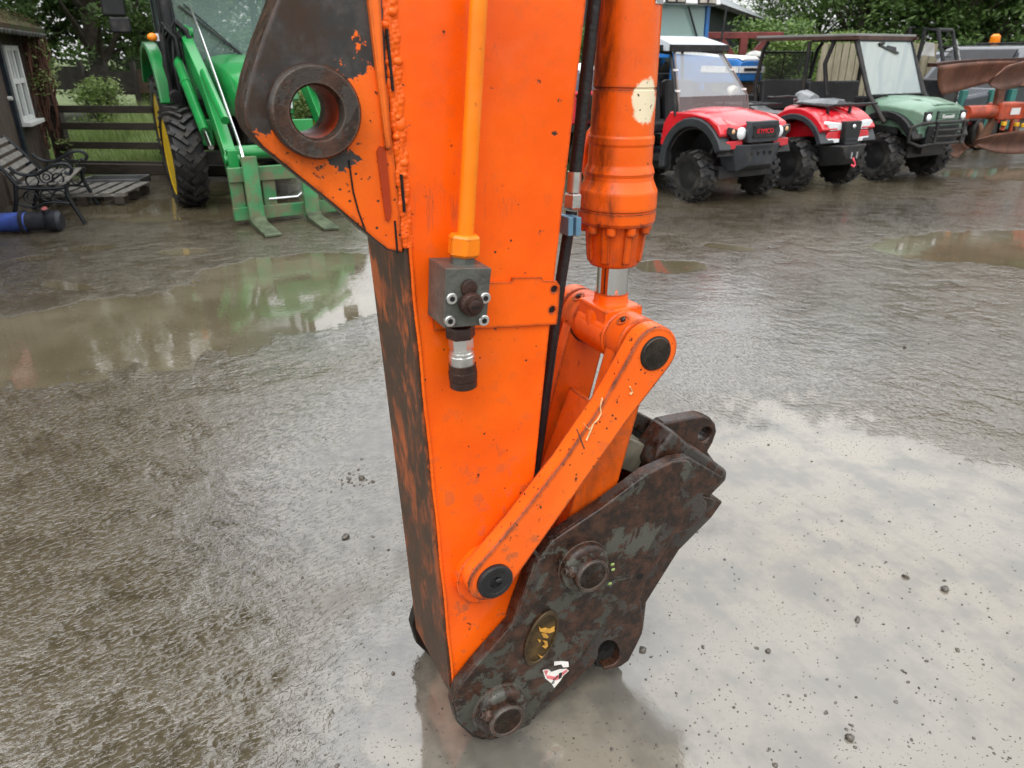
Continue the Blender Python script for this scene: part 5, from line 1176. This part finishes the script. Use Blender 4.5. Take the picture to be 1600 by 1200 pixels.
wf = wn.build('window', WF, sh, bevel=.004)
MB().box((.002, (y0+y1)/2, (z0+z1)/2), (.006, y1-y0, z1-z0)).build('pane', glass('dim_pane', (.10, .13, .14), .9, .04), wf)
MB().box((.06, (y0+y1)/2+.05, z0-.06), (.14, y1-y0+.2, .05)).build('sill', WF, wf, bevel=.006)
MB().box((.0, 1.95, .98), (.06, .13, 1.94)).build('door_post', simple('dark_blue_post', (.014, .022, .032), .5, 0, .3), sh)
MB().box((.0, 3.22, .98), (.07, .11, 1.9)).build('corner_post', wood('pale_corner_timber', (.06, .045, .035), (.15, .12, .095)), sh)
dr = MB().box((-.004, 1.1, .95), (.03, .95, 1.86)).build('door', WOODV, sh, bevel=.004)
MB().cyl((.01, 1.72, 1.12), (.06, 1.72, 1.12), .025, 12).build('handle', WHITEP, dr)
sg = thing('sign_board', 'red sign board fixed to the shed wall, seen only as a reflection in the puddle', 'sign', SO, SA)
MB().box((.03, -.95, 1.60), (.02, .80, .42)).build('board', simple('sign_red', (.55, .05, .07), .4), sg)
for k in range(3): MB().box((.042, -.95, 1.48+.10*k), (.004, .62, .03)).build('text_line', simple('sign_pale_red', (.62, .30, .30), .4), sg)
# cast iron bench
bo_ = G(132, 350) - V((math.cos(SA), math.sin(SA), 0))*.52
bn = thing('bench', 'old bench with black cast iron scroll ends and grey timber slats against the shed', 'bench', bo_, SA)
IRON = simple('black_cast_iron', (.016, .019, .022), .38, .4, .25, 12, .15, 80)
def bez(p, n=20):
    out = []
    P_ = [V((a, 0, b)) for a, b in p]
    for i in range(len(P_)-1):
        p0 = P_[max(i-1, 0)]; p1 = P_[i]; p2 = P_[i+1]; p3 = P_[min(i+2, len(P_)-1)]
        for k in range(6):
            t_ = k/6; out.append(.5*((2*p1) + (p2-p0)*t_ + (2*p0-5*p1+4*p2-p3)*t_*t_ + (3*p1-p0-3*p2+p3)*t_**3))
    out.append(P_[-1]); return out
def ringp(cx, cz_, r, a0=0, a1=360, n=18): return [V((cx+r*math.cos(R(a0+(a1-a0)*k/n)), 0, cz_+r*math.sin(R(a0+(a1-a0)*k/n)))) for k in range(n+1)]
LB_ = 1.15
for yy in (0, LB_):
    e = MB(); sh_ = V((0, yy, 0))
    for pth, rr in [(bez([(-.26, .80), (-.20, .74), (-.08, .58), (.0, .44), (.04, .40)]), .026), (bez([(-.02, .60), (.06, .53), (.20, .52), (.36, .60), (.47, .61), (.52, .56), (.49, .51), (.45, .53)]), .022),
                    (bez([(.0, .44), (-.04, .25), (-.14, .0)]), .026), (bez([(.44, .40), (.43, .30), (.48, .14), (.53, .0)]), .026), (bez([(.03, .40), (.2, .38), (.40, .38), (.47, .43)]), .022),
                    (bez([(-.02, .24), (.10, .20), (.24, .24), (.44, .22)]), .016), (ringp(.15, .46, .055), .011), (ringp(.28, .49, .06), .011), (ringp(.38, .47, .05), .011), (ringp(.28, .49, .03), .010),
                    (ringp(.10, .30, .06), .011), (ringp(.24, .31, .05), .011), (ringp(.36, .30, .055), .011), (ringp(.10, .30, .03), .010), (bez([(-.02, .56), (.05, .44), (.16, .40), (.30, .44), (.43, .52)]), .012)]:
        e.tube([p+sh_ for p in pth], rr, 8, flat=.8)
    e.build('end_frame', IRON, bn)
for k in range(5):
    t_ = k/4; MB().box((-.225+.20*t_, LB_/2, .765-.29*t_), (.016, LB_+.04, .058), Matrix.Rotation(-.62, 3, 'Y')).build('back_slat', WOODG, bn, bevel=.003)
for k in range(5): MB().box((.06+.088*k, LB_/2, .425), (.066, LB_+.04, .018)).build('seat_slat', WOODG, bn, bevel=.003)
# pallet
pr_ = R(6); pc_ = G(193, 322); pl_ = thing('pallet', 'low weathered pallet lying at the puddle edge beyond the bench', 'pallet', pc_ - V((.48*math.cos(pr_)-.4*math.sin(pr_)*-1, .0, 0)) + V((0, .42, 0)), pr_)
for k in range(6): MB().box((-.44+.176*k, 0, .135), (.115, .84, .02)).build('top_slat', WOODG, pl_, bevel=.003)
for yy in (-.38, 0, .38): MB().box((0, yy, .112), (1.0, .09, .022)).build('stringer', WOODG, pl_, bevel=.003)
for xx in (-.42, 0, .42):
    for yy in (-.38, 0, .38): MB().box((xx, yy, .055), (.11, .10, .09)).build('block', WOODX, pl_, bevel=.004)
ptr = thing('tray', 'shallow grey tray leaning behind the pallet slats', 'tray', pl_.location + V((-.05, .62, 0)), pr_)
MB().box((0, 0, .10), (.72, .40, .02)).box((0, .2, .14), (.72, .02, .08)).box((0, -.2, .14), (.72, .02, .08)).box((-.36, 0, .14), (.02, .40, .08)).box((.36, 0, .14), (.02, .40, .08)).box((0, 0, .045), (.6, .3, .09)).build('tray_body', simple('grey_tray', (.085, .088, .09), .4, 0, .2), ptr, bevel=.01)
# blue ram on the ground
ra = G(-40, 366); rb = G(100, 361); ra.z = rb.z = .105; dd = (rb-ra).normalized()
rm = thing('hydraulic_cylinder', 'blue hydraulic cylinder lying on the wet ground by the bench', 'hydraulic ram', ra, 0)
loc = lambda t_: dd*t_
LR = (rb-ra).length
BR = simple('blue_ram_paint', (.045, .085, .33), .35, 0, .25, 6, .1, 50, dirt=.35, dcol=(.03, .03, .035)); BR2 = simple('dark_ram_end', (.03, .032, .04), .4, .2, .3, 9)
MB().cyl(loc(-.6), loc(LR*.62), .092, 28, c=.004).build('barrel', BR, rm)
MB().cyl(loc(LR*.62), loc(LR*.84), .088, 28, c=.004).build('gland', BR2, rm)
MB().lathe([(.09, 0), (.115, .005), (.115, .03), (.09, .035)], loc(LR*.56), dd, 28).build('flange', BR2, rm)
MB().lathe([(.088, 0), (.10, .02), (.10, .11), (.07, .14)], loc(LR*.84), dd, 24).build('end_cap', BR2, rm)
pp = MB().cyl(loc(LR*.88)+V((0, -.02, .06)), loc(LR*.88)+V((0, -.05, .125)), .035, 16).build('port', BR2, rm)
MB().cyl(loc(LR*.88)+V((0, -.048, .122)), loc(LR*.88)+V((0, -.055, .135)), .026, 14).build('port_cap', simple('faded_red_cap', (.35, .10, .10), .5), pp)
MB().box(loc(.16)+V((0, -.083, .03)), (.12, .02, .07)).build('label_plate', BR2, rm, bevel=.005)
MB().tube([loc(-.4)+V((0, -.03, .10)), loc(.12)+V((0, -.03, .10)), loc(.16)+V((0, -.02, .085))], .02, 8).build('oil_pipe', BR, rm)

# ------------------------------------------------------------------ fences
def fence(name, label, A_, B_, n, ztop, rails, mat, cat='fence', wpost=.11, h=.10):
    A_ = V(A_); B_ = V(B_); d_ = (B_-A_); L_ = d_.length; rz = math.atan2(d_.y, d_.x); f_ = thing(name, label, cat, A_, rz)
    for k in range(n): MB().box((L_*k/(n-1), 0, (ztop+.04)/2), (wpost, wpost, ztop+.04)).build('post', mat, f_, bevel=.006)
    for z_ in rails: MB().box((L_/2, -.075, z_+rnd.uniform(-.008, .008)), (L_+.25, .035, h)).build('rail', mat, f_, bevel=.004)
    return f_
FA = G(112, 268); FB = G(262, 270); d_ = (FB-FA).normalized()
fence('rail_fence', 'dark post and rail fence between shed and green tractor', FA, FA + d_*2.7, 2, .90, (.13, .40, .66, .90), WOODX)
fence('side_rail', 'short dark fence rail joining the gate post to the shed', FA - d_*.75 + V((0, -.0, 0)), FA - d_*.12, 2, .90, (.90,), WOODX)
kb = MB().box((1.3, -.12, .07), (2.9, .12, .14)).build('kerb_timber', WOODX, None, bevel=.01); kb.location = FA; kb.rotation_euler = (0, 0, math.atan2(d_.y, d_.x)); tag(kb, 'black timber kerb lying along the foot of the rail fence', 'timber')
BF = simple('grey_board', (.055, .047, .038), .8, 0, .3, 8, .4, 30); BF2 = simple('brown_board', (.12, .075, .045), .8, 0, .3, 8, .4, 30)
bf = thing('board_fence', 'old patched board and netting fence across the back of the paddock', 'fence', V((-11.5, 17.2, 0)), R(-3))
for k in range(8): MB().box((k*1.15, 0, .75), (.09, .09, 1.5)).build('post', WOODX, bf)
for k in range(7): MB().box((k*1.15+.57, .05, 1.12+.06*math.sin(k*2)), (1.12, .03, .46)).build('board_panel', BF2 if k in (3, 4) else BF, bf)
NET = NT('fence_netting'); NET.P(Base_Color=(.10, .10, .10), Alpha=.16, Roughness=.8)
MB().add([(-.1, -.06, .9), (8.2, -.06, .9), (8.2, -.06, 1.62), (-.1, -.06, 1.60)], [(0, 1, 2, 3)]).build('netting', NET.m, bf, smooth=0)
# pale plank fence behind the green vehicle
PLK = wood('pale_fence_plank', (.16, .14, .09), (.30, .27, .19))
pf = thing('plank_fence', 'pale vertical plank fence seen through the green vehicle', 'fence', place(1285, 110, 17.5), R(-12))
MB().box((1.1, .04, 1.1), (2.4, .03, .9)).build('backing', PLK, pf)
for k in range(16): MB().box((-.02+.145*k, 0, .93+rnd.uniform(-.02, .02)), (.125, .022, 1.86)).build('plank', PLK, pf)

# ------------------------------------------------------------------ barns
CORR = NT('grey_corrugated_roof'); w_ = CORR.n('ShaderNodeTexWave', {'Vector': CORR.obj(), 'Scale': 1.6}, wave_type='BANDS', bands_direction='X').outputs['Fac']
CORR.P(Base_Color=CORR.mix(CORR.noise(2, 4), (.16, .18, .19), (.24, .26, .27)), Roughness=.45, Metallic=.1, Normal=CORR.bump(w_, .8, .05)); CORR = CORR.m
CLAD = NT('black_cladding'); w_ = CLAD.n('ShaderNodeTexWave', {'Vector': CLAD.obj(), 'Scale': 1.3}, wave_type='BANDS', bands_direction='X').outputs['Fac']
CLAD.P(Base_Color=CLAD.mix(CLAD.noise(3, 4), (.016, .021, .027), (.03, .037, .045)), Roughness=.5, Normal=CLAD.bump(w_, .8, .05)); CLAD = CLAD.m
def barn(name, label, A_, B_, ez, depth, rise, over=.35):
    A_ = V(A_); B_ = V(B_); d_ = B_-A_; L_ = d_.length; b_ = thing(name, label, 'barn', (A_.x, A_.y, 0), math.atan2(d_.y, d_.x))
    w_ = MB(); w_.plate([(0, 0), (depth, 0), (depth, ez), (depth/2, ez+rise), (0, ez)], [], lambda y, z: V((0, y, z)), lambda y, z: V((L_, y, z))); w_.build('wall', CLAD, b_)
    s_ = rise/(depth/2)
    r_ = MB().plate([(-over, ez-over*s_+.03), (depth/2, ez+rise+.03), (depth+over, ez-over*s_+.03), (depth+over, ez-over*s_+.12), (depth/2, ez+rise+.12), (-over, ez-over*s_+.12)], [], lambda y, z: V((-over, y, z)), lambda y, z: V((L_+over, y, z))).build('roof', CORR, b_)
    MB().box((L_/2, -over-.03, ez-over*s_+.04), (L_+2*over, .08, .12)).build('gutter', DARKM, r_)
    MB().box((L_*.6, -.03, 1.15), (2.4, .06, 2.3)).build('door', CLAD, b_)
    return b_
a_ = AtY(1045, 40, 18.5); b_ = AtY(1192, 34, 34)
barn('barn', 'black clad barn with a grey corrugated roof behind the blue tractor', (a_.x, a_.y), (b_.x, b_.y), 2.95, 6.5, 1.5)
a_ = AtY(730, 10, 31); b_ = AtY(1010, 10, 31)
barn('barn', 'long dark barn glimpsed between the orange arm and its ram', (a_.x, a_.y), (b_.x, b_.y), 3.9, 8, 2.0)

# ------------------------------------------------------------------ vegetation
def leafmat(name, a, b, c):
    m = NT(name); n1 = m.noise(.9, 4, .6); n2 = m.noise(6, 3)
    m.P(Base_Color=m.mix(m.ss(m.ma('ADD', m.ma('MULTIPLY', n1, .65), m.ma('MULTIPLY', n2, .35)), .38, .62), m.mix(n2, a, b), c), Roughness=.5, Specular_IOR_Level=.35)
    tr_ = m.n('ShaderNodeBsdfTranslucent', {'Color': m.mix(n2, [x*1.4 for x in b], c)}); mx_ = m.n('ShaderNodeMixShader', {0: .22, 1: m.p.outputs[0], 2: tr_.outputs[0]})
    out = [x for x in m.t.nodes if x.type == 'OUTPUT_MATERIAL'][0]; m.t.links.new(mx_.outputs[0], out.inputs[0]); return m.m
LD = leafmat('dark_leaves', (.032, .068, .02), (.06, .115, .03), (.115, .185, .05))
LM = leafmat('mid_leaves', (.042, .092, .022), (.08, .15, .035), (.14, .22, .055))
LY = leafmat('fresh_leaves', (.06, .115, .02), (.11, .18, .035), (.19, .27, .06))
LOL = leafmat('weed_leaves', (.10, .18, .035), (.17, .26, .06), (.28, .35, .13))
BARK = simple('bark', (.05, .04, .032), .9, 0, .35, 9, .8, 25)
def leaves(mb, c, rad, n, size, rg, flat=.75):
    for _ in range(n):
        d = V((rg.gauss(0, 1), rg.gauss(0, 1), rg.gauss(0, 1)*flat)); d = d.normalized()*(rg.random()**.45)
        p = c + V((d.x*rad, d.y*rad, d.z*rad*flat)); s = size*rg.uniform(.6, 1.3)
        a = V((rg.gauss(0, 1), rg.gauss(0, 1), rg.gauss(0, .6))).normalized(); b = a.cross(V((rg.gauss(0, .5), rg.gauss(0, .5), 1))).normalized()
        q = len(mb.v); n_ = a.cross(b)*s*.15
        mb.v += [tuple(p-a*s), tuple(p-b*s*.45+n_), tuple(p+a*s), tuple(p+b*s*.45+n_)]; mb.f.append([q, q+1, q+2, q+3]); mb.mi.append(0)
TREES = {}
def tree(key, h, r, z0, nclump, nleaf, size, mat, seed, trunk_r=.22, spread=.75):
    """one crown and one trunk mesh per kind"""
    rg = random.Random(seed); t_ = MB(); tp_ = [V((0, 0, 0))]
    for k in range(1, 7): tp_.append(V((rg.gauss(0, .12)*k*.4, rg.gauss(0, .12)*k*.4, h*.85*k/6)))
    t_.tube(tp_, [trunk_r*(1-.14*k) for k in range(7)], 10)
    cr = MB()
    for i in range(nclump):
        a = rg.uniform(0, 2*PI); t2 = rg.random(); zz_ = z0 + (h-z0)*t2; env = r*(math.sin(PI*min(.98, .16+.84*t2)))**.7
        rr = env*(rg.random()**.5); c = V((rr*math.cos(a), rr*math.sin(a), zz_ + rg.gauss(0, .2)))
        leaves(cr, c, rg.uniform(.55, 1.15)*r*.26*spread/.75, nleaf, size, rg)
        if i % 3 == 0:
            b0 = tp_[min(6, max(1, int(6*(zz_-.6)/h)))]; mid = b0.lerp(c, .5) + V((0, 0, .15)); t_.tube([b0, mid, c], [trunk_r*.35, trunk_r*.22, .02], 6)
    return t_.build('trunk', BARK), cr.build('crown', mat, fix=False, smooth=0)
def put_tree(key, make, loc, rz, sc, name, label, cat, group):
    o_ = thing(name, label, cat, loc, rz, group); o_.scale = (sc, sc, sc)
    if key not in TREES:
        TREES[key] = make(); 
        for p in TREES[key]: p.parent = o_
    else:
        for p in TREES[key]: c = p.copy(); LC.objects.link(c); c.parent = o_
    return o_
mkA = lambda: tree('A', 9.0, 3.4, 1.3, 120, 150, .10, LD, 3)
mkB = lambda: tree('B', 8.0, 3.8, .9, 140, 150, .10, LM, 5)
mkC = lambda: tree('C', 10.5, 4.6, .8, 170, 160, .13, LD, 9, .3)
mkD = lambda: tree('D', 9.0, 3.2, 1.6, 62, 110, .10, LD, 12, .26, .62)
g_ = 'trees behind the paddock'
put_tree('D', mkD, place(160, 110, 21), 0, 1.0, 'tree', 'tall dark tree with sky showing through its crown, left of the green tractor mirror', 'tree', g_)
put_tree('D', mkD, place(60, 110, 22.5), 2.1, 1.1, 'tree', 'dark leaning tree rising behind the mossy shed roof', 'tree', g_)
put_tree('B', mkB, place(225, 110, 24), 0, .9, 'tree', 'bushy mid green tree directly behind the green tractor cab', 'tree', g_)
put_tree('A', mkA, place(330, 110, 27), 0, .9, 'tree', 'dark tree seen through the green tractor windscreen', 'tree', g_)
put_tree('B', mkB, place(440, 110, 30), 1.5, .95, 'tree', 'broad tree behind the orange arm, right of the green cab', 'tree', g_)
put_tree('A', mkA, place(-60, 110, 22), 2.5, 1.0, 'tree', 'dark tree beyond the shed, reflected in the long puddle', 'tree', g_)
mkE = lambda: tree('E', 19.0, 4.0, 3.2, 290, 130, .16, LD, 33, .34, .85)
put_tree('E', mkE, V((-8.7, 10.7, 0)), 0, 1.0, 'tree', 'very tall dark tree rising behind the shed, darkening the wet ground at the left', 'tree', g_)
put_tree('E', mkE, V((-13.5, 13.0, 0)), 2.0, .95, 'tree', 'second very tall dark tree, farther behind the shed and off the left edge', 'tree', g_)
put_tree('E', mkE, V((20.5, 20.5, 0)), 1.0, .72, 'tree', 'tall dark tree beyond the pickup, off the right edge of the yard', 'tree', g_)
g_ = 'trees behind the parked vehicles'
for k, (px, Y_, sc, kk, lab) in enumerate([(1268, 36, .95, 'B', 'pale edged tree whose branches reach toward the barn roof'), (1345, 33, .95, 'C', 'large dark tree directly above the long flat roof of the green vehicle'), (1430, 36, 1.0, 'B', 'mid green tree above the green vehicle windscreen'), (1500, 31, .95, 'C', 'dark heavy tree above the amber beacon'), (1590, 34, 1.0, 'C', 'dark heavy tree at the right edge of the yard'), (1690, 32, 1.0, 'C', 'dark tree standing beyond the plough, just past the right edge'), (1800, 30, 1.0, 'A', 'dark tree far right beyond the pickup')]):
    put_tree(kk, {'A': mkA, 'B': mkB, 'C': mkC}[kk], place(px, 90, Y_), k*1.3, sc, 'tree', lab, 'tree', g_)
def bush(h, r, n, nleaf, size, mat, seed):
    rg = random.Random(seed); cr = MB(); st = MB()
    for i in range(n):
        a = rg.uniform(0, 2*PI); t2 = rg.random(); rr = r*math.sqrt(rg.random())*(1-.45*t2); c = V((rr*math.cos(a), rr*math.sin(a), .15+h*t2*.9)); leaves(cr, c, .30, nleaf, size, rg)
        if i % 3 == 0: st.tube([(rr*.2, 0, 0), c*.6, c], [.03, .02, .01], 5)
    return st.build('stems', BARK), cr.build('foliage', mat, fix=False, smooth=0)
mkH = lambda: bush(2.0, 1.5, 60, 110, .055, LY, 21)
mkI = lambda: bush(2.2, 1.6, 60, 110, .06, LM, 22)
g_ = 'hedge bushes along the far side of the yard'
for k, (px, Y_, sc, kk, lab) in enumerate([(1150, 19, .88, 'H', 'bright yellow green bush behind the red steel frame'), (1195, 20.5, 1.12, 'I', 'mid green bush below the end of the barn roof'), (1240, 19.5, 1.0, 'H', 'fresh green bush behind the rear mesh of the green vehicle'), (1290, 21, 1.05, 'H', 'fresh green bush above the middle of the long flat roof'), (1345, 22, 1.0, 'I', 'mid green bush behind the pale plank fence'), (1400, 23, 1.0, 'H', 'fresh bush hidden behind the green vehicle windscreen'), (930, 17, 1.0, 'I', 'leafy bush seen between the hose and the ram'), (880, 17.5, .9, 'H', 'fresh bush just left of the black hose'), (990, 20, .9, 'I', 'bush standing behind the ram barrel')]):
    put_tree(kk, mkH if kk == 'H' else mkI, place(px, 110, Y_), k*1.1, sc, 'bush', lab, 'bush', g_)
# weeds and grass of the paddock
rg = random.Random(31); mdw = MB()
def blade(p, h, lean, w_):
    a = rg.uniform(0, 2*PI); d = V((math.cos(a), math.sin(a), 0)); s = V((-d.y, d.x, 0))*w_; q = len(mdw.v)
    m1 = p + d*lean*.35 + V((0, 0, h*.6)); m2 = p + d*lean + V((0, 0, h))
    mdw.v += [tuple(p-s), tuple(p+s), tuple(m1-s*.7), tuple(m1+s*.7), tuple(m2)]; mdw.f += [[q, q+1, q+3, q+2], [q+2, q+3, q+4]]; mdw.mi += [0, 0]
fd = V((d_.x, d_.y, 0)); FX = (FB-FA).normalized(); FN = V((-FX.y, FX.x, 0))
for _ in range(30000):
    u_, w2 = rg.uniform(-2.2, 8.5), .3 + 6.5*rg.random()**1.3; p = FA + FX*u_ + FN*w2; p.z = 0
    tall = .10 + .30*max(0, math.sin(p.x*1.7+p.y*.9)) + (.35 if w2 > 2.6 else 0)
    blade(p, tall*rg.uniform(.5, 1.2), rg.uniform(.03, .25)*tall*2, rg.uniform(.004, .009))
tag(mdw.build('meadow_grass', LOL, fix=False, smooth=0), 'tall rough grass and weeds growing in the paddock', 'grass', kind='stuff')
mkW = lambda: bush(1.0, .55, 26, 80, .045, LOL, 41)
for k in range(20):
    p = FA + FX*(-1.8+.45*k+rg.uniform(-.2, .2)) + FN*rg.uniform(3.6, 5.6); p.z = 0
    put_tree('W', mkW, p, k*1.7, rg.uniform(.75, 1.15), 'weed_clump', 'tall leafy weed clump in the paddock before the board fence', 'weed', 'weed clumps in the paddock')
# dead vine hanging on the shed corner
vn = thing('vine', 'reddish dead vine hanging down the shed corner beside the window', 'vine', SO, SA)
vb_ = MB(); rv = random.Random(5)
for k in range(34):
    x_, y_ = rv.uniform(.05, .30), rv.uniform(3.1, 3.65); P_ = []
    zt_ = rv.uniform(1.75, 1.98); ln_ = rv.uniform(.5, 1.6)
    for j in range(8): P_.append(V((x_+rv.gauss(0, .02)-.02*j*.5, y_+rv.gauss(0, .025), zt_-ln_*j/7)))
    vb_.tube(P_, rv.uniform(.006, .018), 5)
vb_.build('stems', simple('dead_vine', (.10, .045, .03), .9, 0, .4, 10, .4, 40), vn)
vl_ = MB()
for k in range(14): leaves(vl_, V((rv.uniform(.0, .3), rv.uniform(3.1, 3.75), rv.uniform(.1, 1.95))), .20, 40, .035, rv)
vl_.build('foliage', LOL, vn, fix=False, smooth=0)
cl_ = MB()
for _ in range(700):
    p = FA + FX*rg.uniform(.0, 1.4) + FN*rg.uniform(.12, .7); p.z = rg.uniform(.0, .05); leaves(cl_, p, .03, 1, .035, rg)
tag(cl_.build('leaf_litter', simple('dead_leaves', (.22, .12, .06), .9, 0, .4, 8), fix=False, smooth=0), 'brown fallen leaves behind the kerb timber', 'leaf litter', kind='stuff')

# ------------------------------------------------------------------ stones on the wet ground
st_ = MB(); rs_ = random.Random(77)
def stone(p, s):
    b = MB().ell((0, 0, 0), 1, 7, 5); jit = [rs_.uniform(.75, 1.2) for _ in b.v]; sx, sy, sz = s*rs_.uniform(.8, 1.4), s*rs_.uniform(.7, 1.1), s*rs_.uniform(.5, .8); a = rs_.uniform(0, PI)
    st_.add([V(p) + V(((x*math.cos(a)*sx-y*math.sin(a)*sy)*j, (x*math.sin(a)*sx+y*math.cos(a)*sy)*j, z*sz*j)) for (x, y, z), j in zip(b.v, jit)], b.f)
for _ in range(1500):
    px, py = rs_.uniform(0, 1600), 420 + 780*rs_.random()**.7
    p = G(px, py); stone((p.x, p.y, .0005), min(.0075, .0022*math.exp(rs_.gauss(0, .45))))
for _ in range(22):
    px, py = rs_.gauss(552, 16), rs_.gauss(750, 6); p = G(px, py); stone((p.x, p.y, .001), rs_.uniform(.003, .009))
tag(st_.build('grit', simple('wet_dark_stone', (.075, .064, .052), .3, 0, .6, 30), smooth=60), 'small dark stones scattered over the wet yard', 'grit', kind='stuff')
for k, (x, y, s, lab) in enumerate([(1340, 969, .011, 'small dark stone in the pale water right of the hitch'), (1327, 1154, .012, 'dark stone near the bottom edge, right of the hitch'), (1414, 543, .012, 'dark stone right of the top link pin'), (1415, 902, .010, 'small dark stone in the pale water, farthest right'), (1476, 922, .013, 'flat dark stone beside the gravelly patch'), (540, 840, .013, 'dark mud lump left of the arm'), (565, 748, .014, 'dark mud lump beside the arm back plate'), (1200, 1018, .008, 'brown pebble in the pale water'), (1004, 1016, .011, 'dark pebble just right of the hitch hook')]):
    st_ = MB(); p = G(x, y); stone((0, 0, s*.35), s); tag(st_.build('stone', simple('wet_dark_stone', (.05, .046, .042)), loc=(p.x, p.y, 0), smooth=60), lab, 'stone', 'loose stones on the yard')
